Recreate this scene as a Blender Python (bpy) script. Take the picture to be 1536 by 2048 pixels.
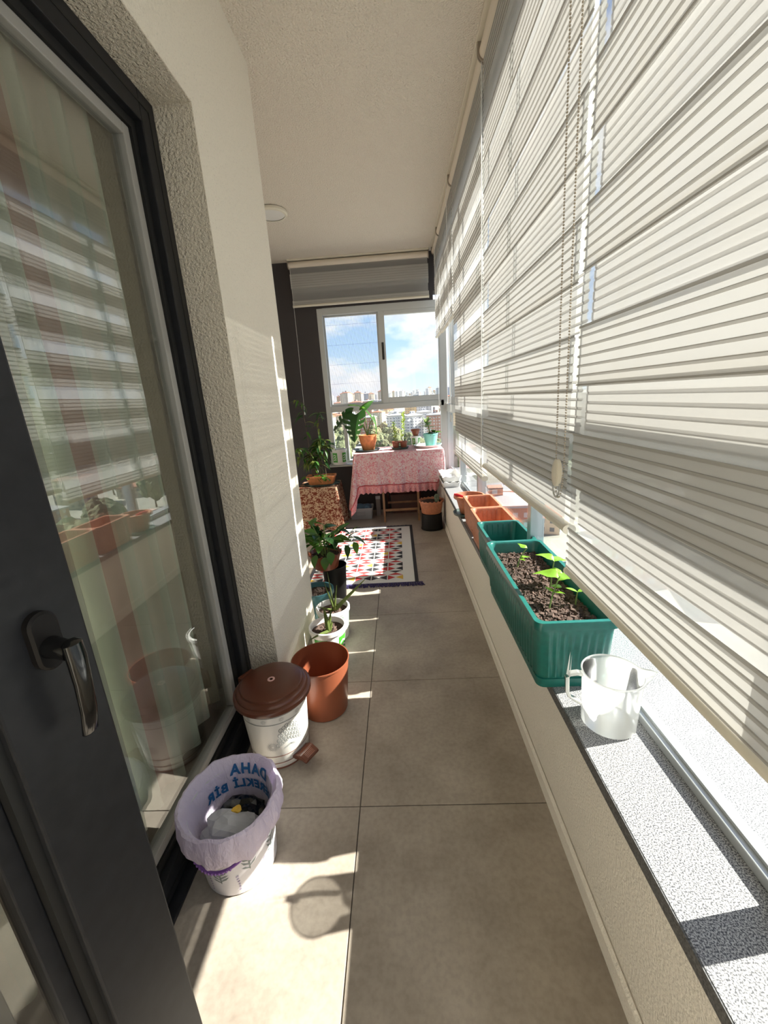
import bpy, bmesh, math, random
from mathutils import Vector, Matrix, Euler
random.seed(7)
S = bpy.context.scene
COL = S.collection
for o in list(bpy.data.objects): bpy.data.objects.remove(o)
PI = math.pi

# ------------------------------------------------------------------ camera
FPX, YAW, PIT, ROL = 813.2, math.radians(-2.724), math.radians(15.52), math.radians(3.822)
CAMH = 1.26
fw = Vector((math.sin(YAW)*math.cos(PIT), math.cos(YAW)*math.cos(PIT), -math.sin(PIT)))
r0 = Vector((math.cos(YAW), -math.sin(YAW), 0)); d0 = fw.cross(r0)
cr = math.cos(ROL)*r0 + math.sin(ROL)*d0; cd = -math.sin(ROL)*r0 + math.cos(ROL)*d0
cam_d = bpy.data.cameras.new('camera'); cam = bpy.data.objects.new('camera', cam_d); COL.objects.link(cam)
M = Matrix((cr, -cd, -fw)).transposed().to_4x4(); M.translation = (0, 0, CAMH)
cam.matrix_world = M
cam_d.sensor_fit = 'HORIZONTAL'; cam_d.sensor_width = 36; cam_d.lens = FPX/1536*36
cam_d.clip_start = 0.02; cam_d.clip_end = 20000
S.camera = cam

# ------------------------------------------------------------------ light
SUN = Vector((1.28, 0.19, 1.0)).normalized()
sd = bpy.data.lights.new('sun', 'SUN'); sd.energy = 10.5; sd.angle = math.radians(0.55); sd.color = (1.0, .95, .88)
so = bpy.data.objects.new('sun', sd); COL.objects.link(so)
so.rotation_euler = (-SUN).to_track_quat('-Z', 'Y').to_euler(); so.location = (8, 2, 8)
S.view_settings.view_transform = 'Standard'; S.view_settings.look = 'None'
S.view_settings.gamma = 1; S.view_settings.use_curve_mapping = False
S.view_settings.exposure = 1.0

W = bpy.data.worlds.new('sky'); S.world = W; W.use_nodes = True
def N(nt, t, **k):
    n = nt.nodes.new(t)
    for a, v in k.items():
        if a.startswith('i_'):
            key = a[2:]; n.inputs[int(key) if key.isdigit() else key.replace('_', ' ')].default_value = v
        else: setattr(n, a, v)
    return n
def ramp(nt, pts, fac=None, interp='LINEAR'):
    r = nt.nodes.new('ShaderNodeValToRGB'); cr_ = r.color_ramp; cr_.interpolation = interp
    while len(cr_.elements) < len(pts): cr_.elements.new(0.5)
    for e, (p, c) in zip(cr_.elements, pts):
        e.position = p; e.color = (c[0], c[1], c[2], 1) if not isinstance(c, (int, float)) else (c, c, c, 1)
    if fac is not None: nt.links.new(fac, r.inputs[0])
    return r
nt = W.node_tree; nt.nodes.clear()
tc = N(nt, 'ShaderNodeTexCoord'); sep = N(nt, 'ShaderNodeSeparateXYZ'); nt.links.new(tc.outputs['Generated'], sep.inputs[0])
sky = ramp(nt, [(0, (.42, .44, .45)), (.495, (.60, .66, .70)), (.5, (.66, .76, .86)), (.56, (.40, .58, .86)), (.75, (.17, .34, .72)), (1, (.10, .24, .60))])
mp = N(nt, 'ShaderNodeMath', operation='MULTIPLY_ADD', i_1=.5, i_2=.5); nt.links.new(sep.outputs[2], mp.inputs[0]); nt.links.new(mp.outputs[0], sky.inputs[0])
mpg = N(nt, 'ShaderNodeMapping'); mpg.inputs['Scale'].default_value = (1, 1, 2.2); mpg.inputs['Location'].default_value = (.1, .35, .12)
nt.links.new(tc.outputs['Generated'], mpg.inputs[0])
nz = N(nt, 'ShaderNodeTexNoise', i_Scale=4.6, i_Detail=7.0, i_Roughness=.52); nt.links.new(mpg.outputs[0], nz.inputs['Vector'])
cl = ramp(nt, [(.47, 0), (.60, 1)], nz.outputs['Fac'])
nz2 = N(nt, 'ShaderNodeTexNoise', i_Scale=11.0, i_Detail=4.0); nt.links.new(mpg.outputs[0], nz2.inputs['Vector'])
cc = ramp(nt, [(.3, (.62, .62, .68)), (.62, (.98, .96, .95))], nz2.outputs['Fac'])
up = N(nt, 'ShaderNodeMath', operation='GREATER_THAN', i_1=.0); nt.links.new(sep.outputs[2], up.inputs[0])
mf = N(nt, 'ShaderNodeMath', operation='MULTIPLY'); nt.links.new(cl.outputs[0], mf.inputs[0]); nt.links.new(up.outputs[0], mf.inputs[1])
mx = N(nt, 'ShaderNodeMixRGB'); nt.links.new(mf.outputs[0], mx.inputs[0]); nt.links.new(sky.outputs[0], mx.inputs[1]); nt.links.new(cc.outputs[0], mx.inputs[2])
bg = N(nt, 'ShaderNodeBackground', i_Strength=0.80); nt.links.new(mx.outputs[0], bg.inputs[0])
wo = N(nt, 'ShaderNodeOutputWorld'); nt.links.new(bg.outputs[0], wo.inputs[0])

# ------------------------------------------------------------------ materials
def newmat(name):
    m = bpy.data.materials.new(name); m.use_nodes = True; nt = m.node_tree; nt.nodes.clear()
    out = N(nt, 'ShaderNodeOutputMaterial'); return m, nt, out
def P(name, col, rough=.5, metal=0, spec=.5, noise=None, bump=None, coat=0, trans=0):
    """principled; noise=(scale, amount, detail) colour variation; bump=(scale, strength, distance)"""
    m, nt, out = newmat(name)
    p = N(nt, 'ShaderNodeBsdfPrincipled'); p.inputs['Base Color'].default_value = (*col, 1)
    p.inputs['Roughness'].default_value = rough; p.inputs['Metallic'].default_value = metal
    p.inputs['Specular IOR Level'].default_value = spec; p.inputs['Coat Weight'].default_value = coat
    tc = N(nt, 'ShaderNodeTexCoord')
    if noise:
        n = N(nt, 'ShaderNodeTexNoise', i_Scale=noise[0], i_Detail=noise[2] if len(noise) > 2 else 4.0); nt.links.new(tc.outputs['Object'], n.inputs['Vector'])
        a = noise[1]
        r = ramp(nt, [(.3, tuple(c*(1-a) for c in col)), (.7, tuple(min(1, c*(1+a)) for c in col))], n.outputs['Fac'])
        nt.links.new(r.outputs[0], p.inputs['Base Color'])
    if bump:
        n = N(nt, 'ShaderNodeTexNoise', i_Scale=bump[0], i_Detail=3.0); nt.links.new(tc.outputs['Object'], n.inputs['Vector'])
        b = N(nt, 'ShaderNodeBump', i_Strength=bump[1], i_Distance=bump[2]); nt.links.new(n.outputs['Fac'], b.inputs['Height'])
        nt.links.new(b.outputs[0], p.inputs['Normal'])
    nt.links.new(p.outputs[0], out.inputs[0]); return m
def leafmat(name, col, tcol, rough=.4):
    m, nt, out = newmat(name)
    p = N(nt, 'ShaderNodeBsdfPrincipled', i_Roughness=rough)
    tc = N(nt, 'ShaderNodeTexCoord'); n = N(nt, 'ShaderNodeTexNoise', i_Scale=14.0); nt.links.new(tc.outputs['Object'], n.inputs['Vector'])
    r = ramp(nt, [(.3, tuple(c*.75 for c in col)), (.7, tuple(c*1.25 for c in col))], n.outputs['Fac']); nt.links.new(r.outputs[0], p.inputs['Base Color'])
    t = N(nt, 'ShaderNodeBsdfTranslucent'); t.inputs[0].default_value = (*tcol, 1)
    x = N(nt, 'ShaderNodeMixShader', i_0=.35); nt.links.new(p.outputs[0], x.inputs[1]); nt.links.new(t.outputs[0], x.inputs[2]); nt.links.new(x.outputs[0], out.inputs[0])
    return m
def glassmat(name, tint=(.96, .98, .97), ior=1.5, rough=0.0):
    m, nt, out = newmat(name)
    t = N(nt, 'ShaderNodeBsdfTransparent'); t.inputs[0].default_value = (*tint, 1)
    g = N(nt, 'ShaderNodeBsdfGlossy'); g.inputs['Roughness'].default_value = rough
    # a pane is a thin slab: both of its faces reflect like the outer one
    ge = N(nt, 'ShaderNodeNewGeometry'); ma = N(nt, 'ShaderNodeMath', operation='MULTIPLY_ADD', i_1=1/ior-ior, i_2=ior); nt.links.new(ge.outputs['Backfacing'], ma.inputs[0])
    f = N(nt, 'ShaderNodeFresnel'); nt.links.new(ma.outputs[0], f.inputs['IOR']); x = N(nt, 'ShaderNodeMixShader')
    nt.links.new(f.outputs[0], x.inputs[0]); nt.links.new(t.outputs[0], x.inputs[1]); nt.links.new(g.outputs[0], x.inputs[2]); nt.links.new(x.outputs[0], out.inputs[0])
    return m
def clothmat(name, col, tcol, trl=.5, open_=0.0, weave=0, wdir=None):
    """thin cloth: diffuse + translucent, with an open (see-through) share"""
    m, nt, out = newmat(name)
    d = N(nt, 'ShaderNodeBsdfDiffuse'); d.inputs[0].default_value = (*col, 1)
    t = N(nt, 'ShaderNodeBsdfTranslucent'); t.inputs[0].default_value = (*tcol, 1)
    x = N(nt, 'ShaderNodeMixShader', i_0=trl); nt.links.new(d.outputs[0], x.inputs[1]); nt.links.new(t.outputs[0], x.inputs[2])
    last = x.outputs[0]
    if open_:
        tr = N(nt, 'ShaderNodeBsdfTransparent'); y = N(nt, 'ShaderNodeMixShader', i_0=open_)
        nt.links.new(last, y.inputs[1]); nt.links.new(tr.outputs[0], y.inputs[2]); last = y.outputs[0]
    nt.links.new(last, out.inputs[0]); return m
def wallmat(name, col, sc=150., st=.5, speck=.0):
    m, nt, out = newmat(name)
    p = N(nt, 'ShaderNodeBsdfPrincipled', i_Roughness=.9); p.inputs['Specular IOR Level'].default_value = .15
    tc = N(nt, 'ShaderNodeTexCoord')
    n = N(nt, 'ShaderNodeTexNoise', i_Scale=sc, i_Detail=2.0); nt.links.new(tc.outputs['Object'], n.inputs['Vector'])
    b = N(nt, 'ShaderNodeBump', i_Strength=st, i_Distance=.012); nt.links.new(n.outputs['Fac'], b.inputs['Height']); nt.links.new(b.outputs[0], p.inputs['Normal'])
    n2 = N(nt, 'ShaderNodeTexNoise', i_Scale=sc*1.3, i_Detail=1.0); nt.links.new(tc.outputs['Object'], n2.inputs['Vector'])
    r = ramp(nt, [(.28, tuple(c*(1-speck) for c in col)), (.36, col)], n2.outputs['Fac']); nt.links.new(r.outputs[0], p.inputs['Base Color'])
    nt.links.new(p.outputs[0], out.inputs[0]); return m
def granite(name):
    m, nt, out = newmat(name)
    p = N(nt, 'ShaderNodeBsdfPrincipled', i_Roughness=.45)
    tc = N(nt, 'ShaderNodeTexCoord'); n = N(nt, 'ShaderNodeTexNoise', i_Scale=400., i_Detail=2.0); nt.links.new(tc.outputs['Object'], n.inputs['Vector'])
    r = ramp(nt, [(.36, (.035, .036, .042)), (.45, (.13, .13, .137)), (.55, (.34, .335, .33)), (.68, (.48, .47, .46))], n.outputs['Fac']); nt.links.new(r.outputs[0], p.inputs['Base Color'])
    nt.links.new(p.outputs[0], out.inputs[0]); return m
def tilemat(name):
    m, nt, out = newmat(name)
    p = N(nt, 'ShaderNodeBsdfPrincipled', i_Roughness=.42); p.inputs['Specular IOR Level'].default_value = .35
    g = N(nt, 'ShaderNodeNewGeometry')
    n = N(nt, 'ShaderNodeTexNoise', i_Scale=2.6, i_Detail=9.0, i_Roughness=.62); nt.links.new(g.outputs['Position'], n.inputs['Vector'])
    r = ramp(nt, [(.33, (.275, .228, .186)), (.5, (.375, .320, .264)), (.68, (.47, .41, .345))], n.outputs['Fac'])
    n2 = N(nt, 'ShaderNodeTexNoise', i_Scale=70., i_Detail=4.0); nt.links.new(g.outputs['Position'], n2.inputs['Vector'])
    r2 = ramp(nt, [(.3, .86), (.6, 1.0)], n2.outputs['Fac'])
    mu = N(nt, 'ShaderNodeMixRGB', blend_type='MULTIPLY', i_0=1.0); nt.links.new(r.outputs[0], mu.inputs[1]); nt.links.new(r2.outputs[0], mu.inputs[2])
    nt.links.new(mu.outputs[0], p.inputs['Base Color'])
    rr = ramp(nt, [(.3, .36), (.7, .55)], n.outputs['Fac']); nt.links.new(rr.outputs[0], p.inputs['Roughness'])
    nt.links.new(p.outputs[0], out.inputs[0]); return m
def patmat(name, c1, c2, scale, thr=.5, kind='noise', rough=.85, stretch=(1, 1, 1), trl=0.0, soft=.05, detail=3.0):
    """two-colour printed cloth"""
    m, nt, out = newmat(name)
    p = N(nt, 'ShaderNodeBsdfPrincipled', i_Roughness=rough); p.inputs['Specular IOR Level'].default_value = .1
    tc = N(nt, 'ShaderNodeTexCoord'); mp = N(nt, 'ShaderNodeMapping'); mp.inputs['Scale'].default_value = stretch; nt.links.new(tc.outputs['Object'], mp.inputs[0])
    if kind == 'noise':
        n = N(nt, 'ShaderNodeTexNoise', i_Scale=scale, i_Detail=detail, i_Distortion=1.5); f = n.outputs['Fac']
    else:
        n = N(nt, 'ShaderNodeTexVoronoi', i_Scale=scale); f = n.outputs['Distance']
    nt.links.new(mp.outputs[0], n.inputs['Vector'])
    r = ramp(nt, [(thr-soft, c1), (thr+soft, c2)], f); nt.links.new(r.outputs[0], p.inputs['Base Color'])
    last = p.outputs[0]
    if trl:
        t = N(nt, 'ShaderNodeBsdfTranslucent'); nt.links.new(r.outputs[0], t.inputs[0]); x = N(nt, 'ShaderNodeMixShader', i_0=trl)
        nt.links.new(last, x.inputs[1]); nt.links.new(t.outputs[0], x.inputs[2]); last = x.outputs[0]
    nt.links.new(last, out.inputs[0]); return m
def facade(name, wall, glass, floor_h=3.0, bay=3.2):
    m, nt, out = newmat(name)
    p = N(nt, 'ShaderNodeBsdfPrincipled', i_Roughness=.8)
    tc = N(nt, 'ShaderNodeTexCoord'); sp = N(nt, 'ShaderNodeSeparateXYZ'); nt.links.new(tc.outputs['Object'], sp.inputs[0])
    ad = N(nt, 'ShaderNodeMath', operation='ADD'); nt.links.new(sp.outputs[0], ad.inputs[0]); nt.links.new(sp.outputs[1], ad.inputs[1])
    def band(src, per, duty):
        a = N(nt, 'ShaderNodeMath', operation='DIVIDE', i_1=per); nt.links.new(src, a.inputs[0])
        b = N(nt, 'ShaderNodeMath', operation='FRACT'); nt.links.new(a.outputs[0], b.inputs[0])
        c = N(nt, 'ShaderNodeMath', operation='LESS_THAN', i_1=duty); nt.links.new(b.outputs[0], c.inputs[0]); return c.outputs[0]
    mu = N(nt, 'ShaderNodeMath', operation='MULTIPLY'); nt.links.new(band(sp.outputs[2], floor_h, .5), mu.inputs[0]); nt.links.new(band(ad.outputs[0], bay, .48), mu.inputs[1])
    x = N(nt, 'ShaderNodeMixRGB'); x.inputs[1].default_value = (*wall, 1); x.inputs[2].default_value = (*glass, 1); nt.links.new(mu.outputs[0], x.inputs[0])
    nt.links.new(x.outputs[0], p.inputs['Base Color']); nt.links.new(p.outputs[0], out.inputs[0]); return m

def bagmat(name, col, tcol, trl):
    m = clothmat(name, col, tcol, trl); nt = m.node_tree
    tc = N(nt, 'ShaderNodeTexCoord'); mp = N(nt, 'ShaderNodeMapping'); mp.inputs['Scale'].default_value = (1, 1, .35); nt.links.new(tc.outputs['Object'], mp.inputs[0])
    n = N(nt, 'ShaderNodeTexNoise', i_Scale=70., i_Detail=6.0, i_Distortion=1.2); nt.links.new(mp.outputs[0], n.inputs['Vector'])
    b = N(nt, 'ShaderNodeBump', i_Strength=.9, i_Distance=.006); nt.links.new(n.outputs['Fac'], b.inputs['Height'])
    g = N(nt, 'ShaderNodeBsdfGlossy', i_Roughness=.35); x = N(nt, 'ShaderNodeMixShader', i_0=.06)
    out = [k for k in nt.nodes if k.type == 'OUTPUT_MATERIAL'][0]; src = out.inputs[0].links[0].from_socket
    nt.links.new(src, x.inputs[1]); nt.links.new(g.outputs[0], x.inputs[2]); nt.links.new(x.outputs[0], out.inputs[0])
    for k in nt.nodes:
        if k.type in ('BSDF_DIFFUSE', 'BSDF_TRANSLUCENT', 'BSDF_GLOSSY'): nt.links.new(b.outputs[0], k.inputs['Normal'])
    return m
MT = {}
MT['wall'] = wallmat('plaster_wall', (.91, .855, .755), 170, .45, .16)
MT['rough'] = wallmat('roughcast', (.80, .73, .62), 130, 1.0, .12)
MT['ceil'] = wallmat('ceiling_plaster', (.82, .755, .66), 120, 1.0, .12)
MT['parapet'] = wallmat('parapet_paint', (.80, .745, .66), 170, .35, .1)
MT['dark'] = P('dark_paint', (.052, .045, .046), .85)
MT['tile'] = tilemat('porcelain_tile'); MT['grout'] = P('grout', (.11, .095, .08), .9)
MT['granite'] = granite('granite'); MT['granite_edge'] = P('granite_edge', (.10, .10, .10), .5, noise=(300, .7))
MT['anth'] = P('anthracite_profile', (.017, .0175, .020), .42, 0, .22, noise=(40, .15), bump=(500, .05, .001))
MT['gasket'] = P('black_rubber', (.006, .006, .006), .6); MT['bead'] = P('grey_bead', (.36, .35, .33), .4)
MT['black'] = P('gloss_black', (.006, .006, .006), .12); MT['blackm'] = P('matt_black', (.008, .007, .007), .5, 0, .2)
MT['alu'] = P('aluminium', (.50, .52, .53), .38, .55); MT['aluw'] = P('white_aluminium', (.52, .53, .52), .40, .1)
MT['glass'] = glassmat('window_glass'); MT['glassL'] = glassmat('double_glass', (.88, .89, .87), 2.3)
MT['blind'] = clothmat('blind_cloth', (.68, .665, .64), (.445, .43, .405), .40, .05)
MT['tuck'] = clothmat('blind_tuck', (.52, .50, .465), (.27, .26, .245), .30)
MT['sheer'] = clothmat('blind_sheer', (.72, .71, .70), (.62, .61, .60), .5, .56)
MT['cream'] = P('cream_plastic', (.72, .67, .56), .4); MT['rollw'] = P('roller_cover', (.74, .66, .56), .55)
MT['brack'] = P('bracket_plastic', (.30, .25, .20), .5); MT['whitep'] = P('white_plastic', (.82, .81, .78), .35)
MT['curt'] = clothmat('sheer_curtain', (.80, .78, .66), (.6, .58, .48), .25, .05)
MT['curtp'] = clothmat('pink_curtain', (.62, .42, .37), (.46, .28, .24), .25, .03)
MT['curtg'] = clothmat('mint_curtain', (.72, .80, .68), (.46, .52, .42), .25, .05)
MT['curto'] = clothmat('olive_curtain', (.40, .36, .27), (.3, .27, .2), .3, .0)
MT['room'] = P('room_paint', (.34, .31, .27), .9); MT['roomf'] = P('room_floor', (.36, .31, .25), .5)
MT['brown'] = P('brown_plastic', (.125, .038, .020), .30); MT['brown2'] = P('terracotta_brown', (.25, .072, .034), .36)
MT['binw'] = P('bin_white', (.80, .78, .73), .3); MT['bingrey'] = P('bin_print', (.26, .27, .26), .5); MT['binlg'] = P('bin_print_pale', (.56, .55, .52), .5)
MT['binred'] = P('bin_stripe', (.22, .08, .05), .5)
MT['lav'] = bagmat('lavender_bag', (.86, .78, .91), (.72, .62, .84), .35); MT['lavw'] = P('bucket_white', (.74, .72, .76), .35)
MT['bagw'] = clothmat('white_bag', (.76, .76, .78), (.70, .72, .78), .35, .12); MT['ink'] = P('blue_ink', (.012, .11, .30), .6)
MT['purple'] = P('purple_handle', (.26, .11, .42), .4); MT['leafp'] = P('leaf_print', (.22, .25, .24), .6); MT['leafpl'] = P('lilac_print', (.42, .36, .52), .6)
MT['teal'] = P('teal_plastic', (.008, .120, .100), .34, noise=(60, .12)); MT['tealb'] = P('blue_green_plastic', (.06, .17, .20), .35)
MT['terra'] = P('terracotta_plastic', (.44, .165, .085), .5, noise=(50, .15)); MT['clay'] = P('clay', (.62, .22, .08), .6, noise=(40, .2))
MT['soil'] = P('soil', (.060, .038, .028), .95, noise=(160, .8), bump=(180, 1, .01)); MT['soilc'] = P('soil_crumb', (.085, .052, .040), .95, noise=(90, .6))
MT['jug'] = None
MT['green'] = leafmat('leaf_green', (.045, .13, .022), (.14, .34, .03)); MT['dgreen'] = leafmat('leaf_dark', (.018, .060, .018), (.05, .15, .03), .3)
MT['lgreen'] = leafmat('leaf_lime', (.20, .40, .03), (.40, .68, .06)); MT['sgreen'] = leafmat('leaf_grey', (.20, .30, .13), (.34, .46, .16)); MT['pgreen'] = leafmat('leaf_pale', (.30, .40, .09), (.46, .58, .10))
MT['olive'] = leafmat('leaf_olive', (.12, .16, .04), (.26, .30, .05)); MT['stem'] = P('stem', (.16, .22, .06), .6); MT['bark'] = P('bark', (.12, .08, .05), .8)
MT['mint'] = P('mint_pot', (.24, .66, .58), .4); MT['saucer'] = P('green_saucer', (.045, .075, .065), .5); MT['saucw'] = P('grey_saucer', (.60, .60, .58), .5)
MT['bucketw'] = P('bucket_plastic', (.86, .85, .83), .3); MT['bucketg'] = P('bucket_green', (.06, .34, .03), .4)
MT['pink'] = patmat('pink_cloth', (.66, .20, .24), (.74, .58, .56), 55, .47, trl=.15, soft=.10, detail=5.)
MT['ruff'] = patmat('ruffle_cloth', (.55, .10, .12), (.62, .42, .42), 170, .5, soft=.1); MT['pipe'] = P('red_piping', (.40, .045, .055), .8)
MT['leafc'] = patmat('leaf_cloth', (.13, .032, .018), (.36, .25, .165), 34, .5, stretch=(1, 1, 1.4), soft=.03, detail=2.)
MT['wood'] = P('light_wood', (.24, .12, .055), .5, noise=(12, .3)); MT['dwood'] = P('dark_red_wood', (.060, .018, .012), .5, noise=(10, .3))
MT['crate'] = P('grey_crate', (.30, .31, .33), .5); MT['blue'] = P('blue_bag', (.08, .16, .24), .4)
MT['rugw'] = P('rug_white', (.70, .68, .64), .95, bump=(400, .4, .002)); MT['rugr'] = P('rug_red', (.46, .035, .035), .95); MT['rugk'] = P('rug_black', (.030, .028, .032), .95)
MT['rugy'] = P('rug_yellow', (.66, .40, .06), .95); MT['fringe'] = P('rug_fringe', (.035, .025, .10), .95)
MT['red'] = P('red_plastic', (.65, .02, .03), .35); MT['cactus'] = P('cactus', (.16, .20, .14), .7, noise=(60, .5)); MT['yellow'] = P('yellow_scrap', (.70, .42, .04), .5)
MT['bird'] = P('screen_thread', (.20, .21, .24), .6); MT['lampw'] = P('lamp_white', (.82, .78, .66), .4)
def jugm():
    m, nt, out = newmat('frosted_plastic')
    d = N(nt, 'ShaderNodeBsdfDiffuse'); d.inputs[0].default_value = (.80, .81, .79, 1)
    t = N(nt, 'ShaderNodeBsdfTranslucent'); t.inputs[0].default_value = (.80, .80, .77, 1)
    x = N(nt, 'ShaderNodeMixShader', i_0=.68); nt.links.new(d.outputs[0], x.inputs[1]); nt.links.new(t.outputs[0], x.inputs[2])
    tr = N(nt, 'ShaderNodeBsdfTransparent'); tr.inputs[0].default_value = (.97, .98, .97, 1); y = N(nt, 'ShaderNodeMixShader', i_0=.34); nt.links.new(x.outputs[0], y.inputs[1]); nt.links.new(tr.outputs[0], y.inputs[2])
    g = N(nt, 'ShaderNodeBsdfGlossy'); g.inputs['Roughness'].default_value = .18; f = N(nt, 'ShaderNodeFresnel', i_IOR=1.45)
    z = N(nt, 'ShaderNodeMixShader'); nt.links.new(f.outputs[0], z.inputs[0]); nt.links.new(y.outputs[0], z.inputs[1]); nt.links.new(g.outputs[0], z.inputs[2]); nt.links.new(z.outputs[0], out.inputs[0]); return m
MT['jug'] = jugm()

# ------------------------------------------------------------------ mesh helpers
class B:
    """collects vertices and faces (with material slots) for one mesh"""
    def __init__(s): s.v = []; s.f = []; s.m = []; s.slot = 0
    def add(s, vs, fs):
        o = len(s.v); s.v += [tuple(v) for v in vs]; s.f += [tuple(i+o for i in f) for f in fs]; s.m += [s.slot]*len(fs); return s
    def box(s, a, b):
        x0, y0, z0 = a; x1, y1, z1 = b
        return s.add([(x0,y0,z0),(x1,y0,z0),(x1,y1,z0),(x0,y1,z0),(x0,y0,z1),(x1,y0,z1),(x1,y1,z1),(x0,y1,z1)],
                     [(0,3,2,1),(4,5,6,7),(0,1,5,4),(1,2,6,5),(2,3,7,6),(3,0,4,7)])
    def rings(s, rings, close=True, cap0=True, cap1=True):
        n = len(rings[0]); vs = [p for r in rings for p in r]; fs = []
        for i in range(len(rings)-1):
            for j in range(n if close else n-1):
                a = i*n+j; b = i*n+(j+1) % n; fs.append((a, b, b+n, a+n))
        if cap0: fs.append(tuple(range(n-1, -1, -1)))
        if cap1: fs.append(tuple(range((len(rings)-1)*n, len(rings)*n)))
        return s.add(vs, fs)
    def lathe(s, prof, n=40, c=(0, 0), cap0=True, cap1=True, fn=None):
        R = []
        for r, z in prof:
            ring = []
            for j in range(n):
                a = 2*PI*j/n; rr, zz = (r, z) if fn is None else fn(r, z, a)
                ring.append((c[0]+rr*math.cos(a), c[1]+rr*math.sin(a), zz))
            R.append(ring)
        return s.rings(R, True, cap0, cap1)
    def tube(s, pts, r, n=8, cap=True):
        pts = [Vector(p) for p in pts]; R = []
        rs = r if isinstance(r, (list, tuple)) else [r]*len(pts)
        t = (pts[1]-pts[0]).normalized(); u = t.orthogonal().normalized()
        for i, p in enumerate(pts):
            t = (pts[min(i+1, len(pts)-1)]-pts[max(i-1, 0)]).normalized()
            u = (u - t*u.dot(t)).normalized(); w = t.cross(u)
            R.append([p + rs[i]*(math.cos(2*PI*j/n)*u + math.sin(2*PI*j/n)*w) for j in range(n)])
        return s.rings(R, True, cap, cap)
    def grid(s, rows):
        nr, nc = len(rows), len(rows[0]); vs = [p for r in rows for p in r]
        return s.add(vs, [(i*nc+j, i*nc+j+1, (i+1)*nc+j+1, (i+1)*nc+j) for i in range(nr-1) for j in range(nc-1)])
    def prism(s, poly, a, b, axis=2):
        """extrude a 2-D polygon between a and b along an axis"""
        def mk(p, h):
            return {0: (h, p[0], p[1]), 1: (p[0], h, p[1]), 2: (p[0], p[1], h)}[axis]
        return s.rings([[mk(p, a) for p in poly], [mk(p, b) for p in poly]])
def mesh(b, name, mats, smooth=False, bevel=0):
    me = bpy.data.meshes.new(name); me.from_pydata(b.v, [], b.f)
    for m in (mats if isinstance(mats, (list, tuple)) else [mats]): me.materials.append(MT[m] if isinstance(m, str) else m)
    me.polygons.foreach_set('material_index', b.m)
    bm = bmesh.new(); bm.from_mesh(me)
    if bevel: bmesh.ops.bevel(bm, geom=bm.edges[:], offset=bevel, segments=2, affect='EDGES', profile=.5)
    bmesh.ops.recalc_face_normals(bm, faces=bm.faces); bm.to_mesh(me); bm.free()
    if smooth:
        me.polygons.foreach_set('use_smooth', [True]*len(me.polygons))
        try: me.set_sharp_from_angle(angle=math.radians(40))
        except Exception: pass
    me.update(); return me
def ob(name, me, parent=None, loc=(0, 0, 0), rot=(0, 0, 0), sc=None):
    o = bpy.data.objects.new(name, me); COL.objects.link(o); o.location = loc; o.rotation_euler = rot
    if sc: o.scale = sc if isinstance(sc, (tuple, list)) else (sc,)*3
    if parent: o.parent = parent
    return o
def mk(name, b, mats, parent=None, loc=(0, 0, 0), rot=(0, 0, 0), smooth=False, bevel=0, sc=None):
    return ob(name, mesh(b, name, mats, smooth, bevel), parent, loc, rot, sc)
def tag(o, label=None, cat=None, group=None, kind=None):
    if label: o['label'] = label
    if cat: o['category'] = cat
    if group: o['group'] = group
    if kind: o['kind'] = kind
    return o
def root(name, loc, label, cat, rz=0, group=None):
    o = bpy.data.objects.new(name, None); COL.objects.link(o); o.location = loc; o.rotation_euler = (0, 0, rz); o.empty_display_size = .05
    return tag(o, label, cat, group)
def struct(name, b, mats, parent=None, **k):
    o = mk(name, b, mats, parent, **k)
    if parent is None: o['kind'] = 'structure'
    return o
def bx(a, b): return B().box(a, b)

# ------------------------------------------------------------------ constants of the place
XW = -.555; CEIL = 2.66; YF = 4.65; YC = 2.15; YJ = 1.461; XF = -.672; XR = .416; SILL = .45
XB = -1.5; YBK = -1.7; TW = .602; TX = -.186; TY = 1.006
# ---- floor: separate 60 cm tiles on a grout bed
fl = struct('floor', bx((XB, YBK, -.12), (XR+.02, YF+.05, -.004)), 'grout')
tme = mesh(B().box((0, 0, -.006), (TW-.003, TW-.003, 0)), 'tile', 'tile', bevel=.0012)
for i in range(-3, 1):
    for j in range(-5, 7):
        x0 = TX+i*TW; y0 = TY+j*TW
        cx0, cx1 = max(x0, XB), min(x0+TW-.003, XR); cy0, cy1 = max(y0, YBK), min(y0+TW-.003, YF)
        if x0+TW <= XW-.13 and y0+TW < YC: continue
        if cx1-cx0 > TW-.01 and cy1-cy0 > TW-.01: ob('tile', tme, fl, (x0, y0, 0))
        else: mk('tile', B().box((cx0, cy0, -.006), (cx1, cy1, 0)), 'tile', fl, bevel=.0012)
# ---- ceiling, right parapet and granite sill
struct('ceiling', bx((XB-.1, YBK, CEIL), (.85, YF+.2, CEIL+.15)), 'ceil')
struct('wall_right', bx((XR, YBK, -.1), (.74, YF+.2, SILL-.03)), 'parapet')
b = B(); b.prism([(XR-.012, .0), (XR, 0), (XR, .052), (XR-.004, .056), (XR-.012, .048)], YBK, YF, 1)
struct('baseboard_right', b, 'parapet')
sl = struct('trim_1', bx((.395, YBK, SILL-.03), (.722, YF, SILL)), ['granite'])
mk('sill_edge', bx((.392, YBK, SILL-.0305), (.3955, YF, SILL-.001)), 'granite_edge', sl)
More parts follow.
